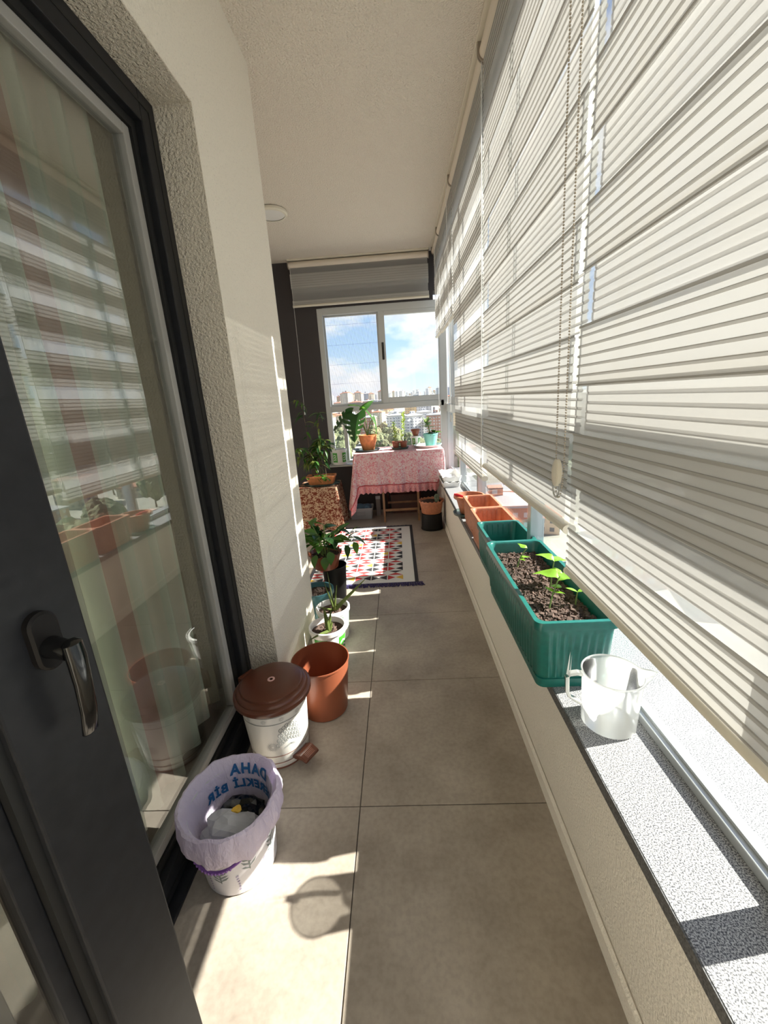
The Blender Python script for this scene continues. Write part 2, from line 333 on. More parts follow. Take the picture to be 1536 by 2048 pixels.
# ---- left wall: pier, lintel and roughcast reveals around the glazed opening
YD0 = -.40                                                   # near jamb of the opening
wl = struct('wall_left', bx((XW-.30, YJ, -.1), (XW, YC, CEIL)), 'wall')
mk('lintel', bx((XW-.30, YD0, 2.138), (XW, YJ, CEIL)), 'wall', wl)
mk('near_wall', bx((XW-.30, YBK, -.1), (XW, YD0, CEIL)), 'wall', wl)
mk('jamb_render', bx((XF-.1, YJ-.003, 0), (XW-.0005, YJ+.001, 2.138)), 'rough', wl)
mk('soffit_render', bx((XF-.1, YD0, 2.135), (XW-.0005, YJ, 2.1385)), 'rough', wl)
struct('wall_recess_side', bx((XB-.1, YC-.1, -.1), (XB, YF, CEIL)), 'wall')
struct('wall_recess_near', bx((XB-.1, YC-.1, -.1), (XW-.30, YC, CEIL)), 'wall')
struct('wall_behind', bx((XB, YBK-.1, -.1), (.75, YBK, CEIL)), 'wall')
# ---- far wall, painted dark, around the window opening
wf = struct('wall_far', bx((XB, YF, -.1), (-.79, YF+.2, CEIL)), 'dark')
mk('wall_below', bx((-.79, YF, -.1), (.40, YF+.2, .575)), 'dark', wf)
mk('wall_above', bx((-.79, YF, 2.21), (.43, YF+.2, CEIL)), 'dark', wf)
mk('wall_corner', bx((.40, YF, -.1), (.75, YF+.2, SILL-.03)), 'dark', wf)
mk('wall_corner_top', bx((.43, YF, 2.30), (.75, YF+.2, CEIL)), 'dark', wf)

# ---- far window: aluminium frame, two sliding sashes over two fixed panes
w2 = root('window_2', (0, YF+.03, 0), None, None); w2['kind'] = 'structure'
Y0 = -.03; Y1 = .05
b = B(); b.box((-.79, Y0, .575), (-.735, Y1, 2.21)); b.box((-.735, Y0, 2.145), (.56, Y1, 2.215)); b.box((-.735, Y0, 1.150), (.52, Y1, 1.212)); b.box((-.735, Y0, .575), (.52, Y1, .605))
b.box((.485, Y0, .45), (.56, Y1, 2.215))
mk('window_frame', b, 'aluw', w2, bevel=.003)
mk('window_sill', bx((-.80, Y0-.16, .560), (.39, Y0+.06, .578)), 'aluw', w2, bevel=.003)
mk('mullion', bx((-.615, Y0+.01, .605), (-.575, Y1, 1.15)), 'aluw', w2, bevel=.003)
sa = B(); sa.box((-.15, Y0+.005, 1.212), (-.085, .02, 2.145)); sa.box((.475, Y0+.005, 1.212), (.50, .02, 2.145)); sa.box((-.085, Y0+.005, 1.212), (.475, .02, 1.272)); sa.box((-.085, Y0+.005, 2.105), (.475, .02, 2.145))
sash = mk('sliding_sash', sa, 'aluw', w2, bevel=.003)
mk('pane', bx((-.09, 0, 1.265), (.48, .004, 2.11)), 'glass', sash)
b = B(); b.box((-.128, Y0-.004, 1.665), (-.104, Y0+.006, 1.84)); mk('sash_handle', b, 'black', sash, bevel=.004)
sb = B(); sb.box((-.735, .022, 1.212), (-.72, .045, 2.145)); sb.box((-.17, .022, 1.212), (-.135, .045, 2.145)); sb.box((-.72, .022, 1.212), (-.17, .045, 1.235)); sb.box((-.72, .022, 2.13), (-.17, .045, 2.145))
s2 = mk('sliding_sash', sb, 'alu', w2, bevel=.002)
# pleated insect screen drawn over the open half
b = B(); rows = []
for k in range(73):
    x = -.72+.55*k/72; rows.append([(x, .028+(.006 if k % 2 else 0), 1.235), (x, .028+(.006 if k % 2 else 0), 2.13)])
b.grid(rows); MT['screen'] = clothmat('screen_mesh', (.22, .23, .26), (.3, .3, .34), .4, .86)
sc = mk('pleated_screen', b, 'screen', s2)
b = B()
for k in range(0, 73, 2): b.box((-.72+.55*k/72-.0011, .026, 1.235), (-.72+.55*k/72+.0011, .0275, 2.13))
for z in (1.45, 1.65, 1.85, 2.05): b.box((-.72, .0255, z-.0007), (-.17, .027, z+.0007))
tag(mk('screen_threads', b, 'bird', sc), kind='stuff')
mk('pane', bx((-.735, .01, .605), (-.615, .014, 1.15)), 'glass', w2); mk('pane', bx((-.575, .01, .605), (.485, .014, 1.15)), 'glass', w2)

# ---- right glazing: bottom rail, transom, mullions, sliding panes above fixed panes
w3 = root('window_3', (.575, 0, 0), None, None); w3['kind'] = 'structure'
MUL = [-1.66, -.60, .45, 1.71, 2.88, 3.72, 4.60]
mk('bottom_rail', bx((-.018, YBK, SILL), (.022, YF, SILL+.022)), 'alu', w3, bevel=.002)
mk('bottom_track', bx((-.006, YBK, SILL+.022), (.004, YF, SILL+.030)), 'alu', w3, bevel=.001)
mk('transom', bx((-.035, YBK, 1.085), (.035, YF, 1.165)), 'aluw', w3, bevel=.003)
mk('top_rail', bx((-.035, YBK, 2.54), (.035, YF, CEIL)), 'aluw', w3, bevel=.003)
mull = mesh(B().box((-.03, -.022, SILL), (.03, .022, 1.085)), 'mullion', 'alu', bevel=.003)
for y in MUL: ob('mullion', mull, w3, (0, y, 0))
for i in range(len(MUL)-1):
    a, c = MUL[i], MUL[i+1]
    mk('fixed_pane', bx((-.004, a+.02, SILL+.02), (.004, c-.02, 1.09)), 'glass', w3)
    m_ = (a+c)/2; z0, z1 = 1.165, 2.54
    for k, (p, q) in enumerate(((a-.02, m_+.03), (m_-.03, c+.02))):
        xo = -.018 if k == 0 else .012
        vw = .05 if c > 3 else .006; f = B(); f.box((xo-.01, p, z0), (xo+.014, p+vw, z1)); f.box((xo-.01, q-vw, z0), (xo+.014, q, z1)); f.box((xo-.01, p+vw, z0), (xo+.014, q-vw, z0+.075)); f.box((xo-.01, p+vw, z1-.05), (xo+.014, q-vw, z1))
        s = mk('sliding_sash', f, 'aluw', w3, bevel=.002); mk('pane', bx((xo, p+vw-.004, z0+.07), (xo+.004, q-vw+.004, z1-.045)), 'glass', s)

# ---- left glazed opening: anthracite frame, grey beads, double glass
w1 = root('window_1', (XF, 0, 0), None, None); w1['kind'] = 'structure'
YM = .28
def surround(y0, y1, z0, z1, w, x0, x1):
    f = B(); f.box((x0, y1-w, z0), (x1, y1, z1)); f.box((x0, y0, z0), (x1, y0+w, z1)); f.box((x0, y0+w, z1-w), (x1, y1-w, z1)); f.box((x0, y0+w, z0), (x1, y1-w, z0+w)); return f
mk('window_frame', surround(YM, YJ-.003, 0, 2.135, .080, -.075, 0), 'anth', w1, bevel=.003)
mk('frame_groove', surround(YM+.03, YJ-.033, .03, 2.105, .006, -.001, .0015), 'gasket', w1)
mk('gasket', surround(YM+.08, YJ-.083, .080, 2.055, .024, -.07, -.022), 'gasket', w1)
mk('glazing_bead', surround(YM+.104, YJ-.107, .104, 2.031, .030, -.066, -.030), 'bead', w1, bevel=.003)
mk('pane', bx((-.052, YM+.125, .125), (-.046, YJ-.128, 2.01)), 'glassL', w1)
mk('door_frame', surround(YD0, YM, -.06, 2.135, .05, -.075, -.001), 'anth', w1, bevel=.003)
mk('threshold', bx((-.09, YD0, -.02), (.032, YJ-.003, .012)), 'anth', w1, bevel=.002)

# ---- balcony door leaf standing ajar beside the camera
ang = math.atan2(.20, .76)
dr = root('door_1', (-.42, .46, 0), None, None, rz=-ang); dr['kind'] = 'structure'   # local -Y runs back to the hinges, +X is the room-facing side with the handle
LW = .785; SW = .112
f = B(); f.box((-.065, -SW, .03), (0, 0, 2.08)); f.box((-.065, -LW, .03), (0, -LW+SW, 2.08)); f.box((-.065, -LW+SW, .03), (0, -SW, .03+SW)); f.box((-.065, -LW+SW, 2.08-SW), (0, -SW, 2.08))
mk('door_frame', f, 'anth', dr, bevel=.003)
mk('gasket', surround(-LW+SW, -SW, .03+SW, 2.08-SW, .012, -.055, -.012), 'gasket', dr)
mk('glazing_bead', surround(-LW+SW+.012, -SW-.012, .042+SW, 2.068-SW, .022, -.06, -.028), 'anth', dr, bevel=.002)
mk('pane', bx((-.047, -LW+SW+.03, .06+SW), (-.041, -SW-.03, 2.05-SW)), 'glassL', dr)
hy = -.052; hz = 1.012
hd = B()
def stad(h, w, n=10):
    return [(w*math.cos(a), (h-w)+w*math.sin(a)) for a in [PI*i/n for i in range(n+1)]]+[(w*math.cos(a), -(h-w)+w*math.sin(a)) for a in [PI+PI*i/n for i in range(n+1)]]
hd.rings([[(0, p[0]+hy, p[1]+hz) for p in stad(.037, .0165)], [(.009, p[0]+hy, p[1]+hz) for p in stad(.037, .0165)], [(.012, p[0]+hy, p[1]+hz) for p in stad(.034, .0135)]])
h = mk('door_handle', hd, 'blackm', dr, smooth=True)
g = B(); g.tube([(.010, hy, hz-.008), (.026, hy, hz-.008), (.040, hy+.002, hz-.011)], [.0135, .012, .0115], 16)
def sect(x, y, z, w, t): return [(x+t*math.cos(a), y+w*math.sin(a), z) for a in [2*PI*i/14 for i in range(14)]]
g.rings([sect(.044, hy+.002, hz+.004, .006, .004), sect(.045, hy+.002, hz, .011, .0085), sect(.046, hy+.002, hz-.02, .0115, .0085), sect(.046, hy+.001, hz-.05, .0105, .0075), sect(.043, hy, hz-.09, .010, .006), sect(.036, hy-.001, hz-.122, .010, .005), sect(.034, hy-.001, hz-.126, .007, .003)])
mk('lever', g, 'black', h, smooth=True)
# ---- the room behind the glass and its curtain
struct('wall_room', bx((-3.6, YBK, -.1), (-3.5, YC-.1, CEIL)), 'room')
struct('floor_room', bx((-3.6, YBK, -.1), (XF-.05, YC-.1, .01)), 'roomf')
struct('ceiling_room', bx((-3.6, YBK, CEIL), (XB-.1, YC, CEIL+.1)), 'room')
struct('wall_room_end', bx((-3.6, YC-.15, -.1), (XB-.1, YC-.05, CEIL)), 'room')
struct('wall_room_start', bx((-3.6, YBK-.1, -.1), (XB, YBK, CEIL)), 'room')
cu = B(); n = 260; y0, y1 = YM-.1, 1.44
top = []; bot = []
for k in range(n+1):
    t = k/n; y = y0+(y1-y0)*t; x = -.780+.022*math.sin(t*84+1.6*math.sin(t*13))+.006*math.sin(t*131); top.append((x, y, 2.4)); bot.append((x*1.0+.006*math.sin(t*20), y-.03*t, .16+.03*math.sin(t*7)))
rows = [[tuple(top[k][i]+(bot[k][i]-top[k][i])*v for i in range(3)) for k in range(n+1)] for v in (0, .25, .5, .75, 1)]
cu.grid(rows); fi = 0
for r_ in range(4):
    for k in range(n):
        t = k/n; q = (t*21) % 1
        cu.m[fi] = 3 if t > .88 else (1 if (.40 < t < .45 or .62 < t < .665) else (2 if q < .45 else 0)); fi += 1
tag(mk('curtain', cu, ['curt', 'curtp', 'curtg', 'curto'], smooth=True), 'sheer curtain with mint and pink stripes hanging behind the left glass', 'curtain')

# ------------------------------------------------------------------ zebra roller blinds
PER = .245; OPA = .135
def blind_layer(x, zt, zb, y0, y1, start, sgn):
    """bands of tucked cloth alternating with sheer; start = z of the top of one opaque band"""
    pts = []                                                   # (z, x, slot of the strip below)
    z = start
    while z < zt+PER: z += PER
    segs = []
    while z > zb-PER:
        segs.append((z, z-OPA, 0)); segs.append((z-OPA, z-PER, 2)); z -= PER
    b = B()
    for (a, c, kind) in segs:
        a2, c2 = min(a, zt), max(c, zb)
        if a2-c2 < .0005: continue
        if kind == 2:
            b.slot = 2; b.grid([[(x, y0+.006, a2), (x, y1-.006, a2)], [(x, y0+.006, c2), (x, y1-.006, c2)]])
        else:
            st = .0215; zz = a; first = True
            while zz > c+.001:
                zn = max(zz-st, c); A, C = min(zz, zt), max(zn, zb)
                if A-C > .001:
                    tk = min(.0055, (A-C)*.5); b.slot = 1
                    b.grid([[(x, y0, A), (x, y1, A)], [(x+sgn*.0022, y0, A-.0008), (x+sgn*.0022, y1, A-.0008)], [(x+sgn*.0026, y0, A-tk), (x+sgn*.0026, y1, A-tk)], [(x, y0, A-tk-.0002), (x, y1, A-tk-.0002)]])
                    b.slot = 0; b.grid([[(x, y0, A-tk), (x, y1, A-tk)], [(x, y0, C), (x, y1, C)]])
                zz = zn
    return b
def blind(y0, y1, zb, start, off, label, rot=False, loc=(0, 0, 0), zr=2.612):
    r = root('roller_blind', loc, label, 'blind', group='zebra roller blinds')
    if rot: r.rotation_euler = (0, 0, PI/2)
    X = .435
    mk('front_fabric', blind_layer(X, zr, zb+.012, y0, y1, start, -1), ['blind', 'tuck', 'sheer'], r)
    mk('back_fabric', blind_layer(X+.024, zr, zb+.012, y0, y1, start-off, 1), ['blind', 'tuck', 'sheer'], r)
    t = B(); R = []
    for y in (y0, y1): R.append([(X+.012+.030*math.cos(a), y, zr+.030*math.sin(a)) for a in [2*PI*i/28 for i in range(28)]])
    t.rings(R); mk('roller', t, 'rollw', r, smooth=True)
    hr = B(); hr.box((X-.03, y0-.008, CEIL-.014), (X+.05, y1+.008, CEIL)); mk('head_rail', hr, 'cream', r, bevel=.002)
    for y in (y0-.0085, y1+.0015):
        p = [(X+.012+.036*math.cos(a), zr+.036*math.sin(a)) for a in [PI+PI*i/16 for i in range(17)]]+[(X+.048, CEIL-.014), (X-.024, CEIL-.014)]
        q = B(); q.prism(p, y, y+.007, 1); mk('bracket', q, 'brack', r, bevel=.0008)
    q = B(); R = []
    for y in (y0+.003, y1-.003): R.append([(X+.012+.0165*math.cos(a), y, zb+.013*math.sin(a)) for a in [2*PI*i/20 for i in range(20)]])
    q.rings(R); rail = mk('bottom_rail', q, 'cream', r, smooth=True)
    for y in (y0-.002, y1-.003):
        q = B(); q.rings([[(X+.012+.018*math.cos(a), yy, zb+.0145*math.sin(a)) for a in [2*PI*i/20 for i in range(20)]] for yy in (y, y+.005)]); mk('end_cap', q, 'cream', rail)
    return r
b1 = blind(.10, 1.040, .778, 1.883, .105, 'closed cream zebra blind nearest the camera, above the frosted jug')
b2 = blind(1.062, 2.136, .888, 1.868, .105, 'cream zebra blind with the beaded chain, hanging above the soil-filled teal planter')
b3 = blind(2.158, 3.170, .815, 1.865, .042, 'half-open cream zebra blind above the terracotta planters')
b4 = blind(3.188, 4.020, 1.815, 1.880, .030, 'short raised zebra blind, next beyond the half-open one on the right glazing')
b5 = blind(4.040, 4.50, 1.835, 1.880, .030, 'last raised zebra blind on the right glazing, in the far corner')
b6 = blind(-.385, 1.012, 2.235, 2.53, .035, 'short raised zebra blind over the far window on the dark wall', rot=True, loc=(0, YF-.075-.435, 0))
# beaded pull chain of the second blind
def beads(path, r=.0027, step=.0066):
    b = B(); ico = [(0, 0, 1), (.894, 0, .447), (.276, .851, .447), (-.724, .526, .447), (-.724, -.526, .447), (.276, -.851, .447), (.724, .526, -.447), (-.276, .851, -.447), (-.894, 0, -.447), (-.276, -.851, -.447), (.724, -.526, -.447), (0, 0, -1)]
    fs = [(0,1,2),(0,2,3),(0,3,4),(0,4,5),(0,5,1),(1,6,2),(2,7,3),(3,8,4),(4,9,5),(5,10,1),(6,7,2),(7,8,3),(8,9,4),(9,10,5),(10,6,1),(11,7,6),(11,8,7),(11,9,8),(11,10,9),(11,6,10)]
    for i in range(len(path)-1):
        a, c = Vector(path[i]), Vector(path[i+1]); m = max(1, int((c-a).length/step))
        for k in range(m):
            p = a+(c-a)*(k/m); b.add([(p.x+r*v[0], p.y+r*v[1], p.z+r*v[2]) for v in ico], fs)
    return b
path = [(.405, 1.135, 2.62), (.412, 1.085, 1.06)]+[(.412, 1.0595+.0255*math.cos(a), 1.05+.07*-math.sin(a)) for a in [PI*i/10 for i in range(11)]]+[(.412, 1.032, 1.06), (.405, 1.065, 2.62)]
MT['chain'] = P('chain_bead', (.42, .37, .31), .35)
tag(mk('pull_chain', beads(path), 'chain', b2, smooth=True), kind='stuff')
q = B(); R = []
for x, s_ in ((.400, .85), (.403, 1), (.412, 1), (.415, .85)): R.append([(x, 1.064+.021*s_*math.cos(a), 1.045+.036*s_*math.sin(a)) for a in [2*PI*i/24 for i in range(24)]])
q.rings(R); ten = mk('chain_weight', q, 'cream', b2, smooth=True)
q = B(); q.tube([(.407, 1.064+.024*math.cos(a), 1.02+.04*math.sin(a)) for a in [PI+PI*i/10 for i in range(11)]], .0022, 6); mk('guide_clip', q, 'jug', ten, smooth=True)
def cordset(parent, pts, wz, r=.0016):
    q = B(); q.tube(pts, r, 6); mk('cord', q, 'whitep', parent)
    p = pts[-1]; q = B(); q.lathe([(.002, wz+.05), (.005, wz+.045), (.006, wz), (.003, wz-.004)], 10, (p[0], p[1])); mk('cord_weight', q, 'whitep', parent, smooth=True)
cordset(b6, [(.415, .998, 2.60), (.415, 1.002, 1.9), (.415, 1.012, 1.20)], 1.15)
cordset(b4, [(.405, 3.22, 2.62), (.41, 3.22, 1.12)], 1.06); cordset(b5, [(.405, 4.10, 2.62), (.41, 4.10, 1.15)], 1.10)
cordset(b3, [(.428, 2.150, 2.62), (.428, 2.150, .93)], .88)
# ---- flush ceiling lamp
lp = root('ceiling_lamp', (-.86, 3.50, CEIL), 'round white flush lamp on the ceiling above the recess', 'lamp')
q = B(); q.lathe([(.105, -.001), (.115, -.004), (.118, -.022), (.112, -.030), (.098, -.030)], 48, cap1=False); mk('rim', q, 'lampw', lp, smooth=True)
q = B(); q.lathe([(.10, -.004), (.099, -.026), (.07, -.0275), (.001, -.028)], 48); mk('diffuser', q, 'whitep', lp, smooth=True)

# ------------------------------------------------------------------ shapes shared by pots and plants
def pot(parent, prof, mat, n=48, name='body', fn=None, c=(0, 0)):
    b = B(); b.lathe(prof, n, c, fn=fn); return mk(name, b, mat, parent, smooth=True)
def disc_soil(parent, r, z, name='soil', mat='soil', rough=.006, n=36):
    b = B(); rnd = random.Random(3); rows = [[(0, 0, z+rough)]*n]
    for k in range(1, 9):
        rr = r*k/8; rows.append([(rr*math.cos(2*PI*j/n), rr*math.sin(2*PI*j/n), z+rnd.uniform(-rough, rough)*(1 if k < 8 else .2)) for j in range(n)])
    for q in range(8):
        o = len(b.v); b.v += rows[q]+rows[q+1]; b.f += [(o+j, o+(j+1) % n, o+n+(j+1) % n, o+n+j) for j in range(n)]; b.m += [0]*n
    return mk(name, b, mat, parent)
def leafmesh(name, L, Wd, mat, cup=.25, droop=.3, tip=1.0, base=.0, rows=7, wave=0):
    b = B(); R = []
    for i in range(rows):
        t = i/(rows-1); w = Wd*.5*(math.sin(PI*min(1, t**(.75)))**(tip))+base*(1-t)*Wd*.2
        if i == rows-1: w = .0004
        x = L*t; z = -droop*L*t*t
        R.append([(x, s_*w, z+cup*w*abs(s_)+wave*w*math.sin(t*9+s_)) for s_ in (-1, -.5, 0, .5, 1)])
    b.grid(R); return mesh(b, name, mat, smooth=True)
def place_leaf(me, parent, p, az, el, roll=0, sc=1, name='leaf'):
    """leaf grows along +X from p; az about Z, el up from horizontal"""
    o = ob(name, me, parent, p, sc=sc); o.rotation_euler = (Matrix.Rotation(az, 3, 'Z') @ Matrix.Rotation(-el, 3, 'Y') @ Matrix.Rotation(roll, 3, 'X')).to_euler(); return o
def stemtube(parent, pts, r, mat='stem', name='stem'):
    b = B(); b.tube(pts, r, 7); return mk(name, b, mat, parent, smooth=True)
def bez(a, m, c, n=7):
    a, m, c = Vector(a), Vector(m), Vector(c); return [tuple(a*(1-t)**2+m*2*t*(1-t)+c*t*t) for t in [i/(n-1) for i in range(n)]]
def bucket_prof(r0, r1, h, lip=.006, th=.003):
    return [(r0-.006, 0), (r0, .004), (r1-lip, h-.022), (r1, h-.020), (r1, h-.002), (r1-.002, h), (r1-lip-th, h), (r0-th-.001, .01), (.001, .008)]

# ------------------------------------------------------------------ lavender waste bucket with its bag
L_ = (-.520, .858, 0)
lv = root('waste_bucket', L_, 'white leaf-printed bucket lined with a lavender bag, nearest the camera', 'bucket', rz=0)
pot(lv, [(.092, 0), (.098, .004), (.112, .205), (.116, .207), (.116, .214), (.111, .214), (.096, .01), (.001, .01)], 'lavw')
def print_on(r_at, pts, wid=.0016):
    """thin raised print: each stroke a ribbon of (angle, z) points on the bucket's side"""
    b = B()
    for st in pts:
        L2 = []
        for i, (a, z) in enumerate(st):
            a0, z0 = st[max(i-1, 0)]; a1, z1 = st[min(i+1, len(st)-1)]; R0 = r_at(z); du = (a1-a0)*R0; dz = z1-z0; l = math.hypot(du, dz) or 1
            t = i/(len(st)-1); w = wid*(math.sin(PI*(.15+.85*t)) if len(st) > 2 else 1)
            L2.append([( (r_at(z+s_*w*du/l)+.0006)*math.cos(a-s_*w*dz/l/R0), (r_at(z+s_*w*du/l)+.0006)*math.sin(a-s_*w*dz/l/R0), z+s_*w*du/l) for s_ in (-1, 1)])
        b.grid(L2)
    return b
ra = lambda z: .098+.014*z/.205
rnd = random.Random(5)
def sprig(a, z, h, n, sp):
    st = [[(a, z), (a, z+h*.5), (a, z+h)]]
    for k in range(n):
        zz = z+h*(k+.6)/n; s_ = 1 if k % 2 else -1; st.append([(a, zz), (a+s_*sp*.6, zz+.008), (a+s_*sp, zz+.012+.004*(k % 3))])
    return st
A0 = math.radians
for d_, z_, h_, n_, sp_ in ((-52, .080, .055, 8, .19), (-95, .055, .045, 8, .22), (-12, .065, .06, 8, .18), (40, .05, .06, 7, .16), (-140, .06, .06, 7, .16)): mk('leaf_print', print_on(ra, sprig(A0(d_), z_, h_, n_, sp_), .0027), 'leafp', lv)
for d_ in (-72, -30, -115):
    st = []
    for k in range(6): st.append([(A0(d_)+.02*math.sin(k), .022+.010*k), (A0(d_)+.05, .026+.010*k)])
    mk('lilac_print', print_on(ra, st, .0021), 'leafpl', lv)
# twisted bail handle hanging against the side
q = B(); hp = []
for i in range(33):
    a = A0(-178+150*i/32); t = i/32; hp.append((.118*math.cos(a), .118*math.sin(a), .190-.072*math.sin(PI*t)))
q.tube(hp, .0042, 8); hn = mk('handle', q, 'purple', lv, smooth=True)
q = B()
for i in range(10, 23):
    a = A0(-178+150*i/32); p = Vector(hp[i]); q.tube([p+Vector((.0025*math.cos(a), .0025*math.sin(a), .003)), p+Vector((.003*math.cos(a+.03), .003*math.sin(a+.03), -.003))], .0028, 6)
mk('grip_ridge', q, 'purple', hn, smooth=True)
# the bag: inside wall, folded rim and crumpled skirt outside
def bagshape():
    b = B(); n = 120; rnd = random.Random(11)
    prof = [(.050, .075), (.085, .085), (.098, .12), (.103, .165), (.108, .205), (.118, .232), (.127, .243), (.134, .240), (.1385, .224), (.141, .200), (.138, .178), (.132, .160), (.124, .152)]
    ph = [rnd.uniform(0, 6.28) for _ in range(12)]; rows = []
    for k, (r, z) in enumerate(prof):
        ring = []
        for j in range(n):
            a = 2*PI*j/n; amp = .0008+.0005*max(0, k-5)
            rr = r+amp*(math.sin(9*a+ph[0]+k*.6)+.8*math.sin(17*a+ph[1]-k*.5)+.6*math.sin(31*a+ph[2]+k))*.75
            zz = z+(.0025*math.sin(5*a+ph[3])+.0015*math.sin(13*a+ph[4]))*(1 if k > 4 else .2)
            if k > 9: zz += .007*math.sin(2*a+1.0)+.003*math.sin(7*a+ph[5])
            ring.append((rr*math.cos(a), rr*math.sin(a), zz))
        rows.append(ring)
    b.rings(rows, True, True, False); return b
bag = mk('bag_liner', bagshape(), 'lav', lv, smooth=True)
def text_mesh(txt, size):
    cu_ = bpy.data.curves.new('lettering', 'FONT'); cu_.body = txt; cu_.size = size; cu_.align_x = 'CENTER'; cu_.resolution_u = 3; cu_.offset = .0016; cu_.space_character = 1.15
    o = bpy.data.objects.new('lettering', cu_); COL.objects.link(o); dg = bpy.context.evaluated_depsgraph_get(); dg.update()
    me = bpy.data.meshes.new_from_object(o.evaluated_get(dg)); bpy.data.objects.remove(o); return me
def wrap_text(txt, size, a0, zc, r_in, parent, mat, lean=0.0):
    me = text_mesh(txt, size); bm = bmesh.new(); bm.from_mesh(me)
    bmesh.ops.subdivide_edges(bm, edges=[e for e in bm.edges if e.calc_length() > size*.25], cuts=2)
    for v in bm.verts:
        u, w = v.co.x, v.co.y; z = zc+w; R = r_in(z); a = a0+(u+lean*w)/R; v.co = ((R)*math.cos(a), R*math.sin(a), z)
    bm.to_mesh(me); bm.free(); me.materials.clear(); me.materials.append(MT[mat]); return ob('lettering', me, parent)
rin = lambda z: (.098+.010*(z-.12)/.085 if z < .205 else .108+.010*(z-.205)/.027)-.0035
wrap_text('DAHA', .042, A0(78), .196, rin, bag, 'ink', .1); wrap_text('GEREKL\u0130 B\u0130R', .036, A0(88), .152, rin, bag, 'ink', .1)
def crumple(name, label, mat, c, s, seed, parent=None, n=3, cat='waste'):
    bm = bmesh.new(); bmesh.ops.create_icosphere(bm, subdivisions=n, radius=1); rd = random.Random(seed)
    pl = [Vector((rd.uniform(-1, 1), rd.uniform(-1, 1), rd.uniform(-1, 1))).normalized() for _ in range(26)]
    for v in bm.verts:
        d = min(max(p.dot(v.co) for p in pl), 1); v.co = Vector((v.co.x*s[0], v.co.y*s[1], v.co.z*s[2]))*(.55+.6*(d**4))*rd.uniform(.92, 1.08)
    me = bpy.data.meshes.new(name); bm.to_mesh(me); bm.free(); me.materials.append(MT[mat]); o = ob(name, me, parent, c); tag(o, label, cat); return o
crumple('garbage_bag', 'crumpled black plastic bag inside the lavender-lined bucket', 'black', (L_[0]+.010, L_[1]+.030, .118), (.070, .052, .042), 1)
crumple('plastic_bag', 'crumpled clear plastic bag on top inside the lavender-lined bucket', 'bagw', (L_[0]-.002, L_[1]-.028, .140), (.076, .054, .040), 2)
crumple('paper_scrap', 'yellow scrap between the bags in the lavender-lined bucket', 'yellow', (L_[0]+.006, L_[1]+.010, .172), (.014, .012, .006), 4, n=2)
crumple('blue_wrapper', 'blue wrapper under the clear bag in the lavender-lined bucket', 'blue', (L_[0]+.045, L_[1]-.036, .150), (.030, .026, .018), 5, n=2)

# ------------------------------------------------------------------ pedal bin
PB = (-.512, 1.252, 0)
pb = root('pedal_bin', PB, 'white patterned pedal bin with a brown lid', 'bin', rz=A0(-32))
body_r = lambda z: .104+.016*z/.26
pot(pb, [(.100, 0), (.104, .006), (.1195, .252), (.112, .252), (.098, .01), (.001, .01)], 'binw')
def band(parent, z0, z1, mat, name='stripe'):
    b = B(); b.rings([[((body_r(z)+.0007)*math.cos(2*PI*j/64), (body_r(z)+.0007)*math.sin(2*PI*j/64), z) for j in range(64)] for z in (z0, z1)], True, False, False); return mk(name, b, mat, parent, smooth=True)
for z0, z1, m_ in ((.026, .029, 'binred'), (.058, .0605, 'binred'), (.2015, .2045, 'bingrey'), (.232, .235, 'bingrey'), (.001, .008, 'binred')): band(pb, z0, z1, m_)
def rosette(a, z, R_, n):
    s2 = []
    for k in range(n):
        t = 2*PI*k/n; s2.append([(a+R_*.25*math.cos(t)/.112, z+R_*.25*math.sin(t)), (a+R_*.65*math.cos(t+.12)/.112, z+R_*.65*math.sin(t+.12)), (a+R_*math.cos(t)/.112, z+R_*math.sin(t))])
    for rr in (.25, .6): s2.append([(a+R_*rr*math.cos(2*PI*k/16)/.112, z+R_*rr*math.sin(2*PI*k/16)) for k in range(17)])
    return s2
st = []
for k in range(12): mk('rosette_print', print_on(body_r, rosette(2*PI*k/12, .2185, .011, 9), .0011), 'binlg', pb)
for d_ in (-52, 130): mk('rosette_print', print_on(body_r, rosette(A0(d_), .105, .024, 20), .0012), 'binlg', pb)
st = []; rd = random.Random(2)
for row in range(4):
    for k in range(9-row):
        a = A0(-20)+(k-4+row*.5)*.095; z = .110+row*.018+(.022-abs(k-4+row*.5)*.006); R_ = .0085
        st.append([(a+R_*math.cos(t)*.8/.11, z+R_*math.sin(t)) for t in [2*PI*i/10 for i in range(11)]]); st.append([(a, z-R_), (a+.01, z), (a, z+R_*.6)])
for z in (.098, .102): st.append([(A0(-20)+(.45*i/8-.22), z-.010*abs(i-4)/4) for i in range(9)])
mk('flower_print', print_on(body_r, st, .0014), 'bingrey', pb)
lid = pot(pb, [(.120, .246), (.134, .248), (.1385, .254), (.1385, .268), (.133, .274), (.128, .275), (.126, .283), (.120, .288), (.113, .289), (.111, .296), (.104, .300), (.05, .302), (.001, .3025)], 'brown', 64, 'lid')
q = B(); q.lathe([(.0135, .3022), (.0135, .3034), (.012, .304), (.001, .304)], 24); MT['pinkst'] = P('pink_sticker', (.72, .42, .38), .5); stk = mk('sticker', q, 'pinkst', lid)
q = B(); q.lathe([(.006, .3040), (.006, .3044), (.004, .3044), (.004, .3040)], 16, (.001, 0)); mk('sticker_mark', q, 'brown', stk)
q = B(); q.box((-.160, -.034, .232), (-.118, .034, .272)); mk('hinge', q, 'brown', pb, bevel=.006)
q = B(); q.prism([(.085, .030), (.120, .050), (.136, .054), (.166, .044), (.168, .034), (.135, .036), (.112, .026)], -.034, .034, 1); pdl = mk('pedal', q, 'brown', pb, bevel=.004)
q = B()
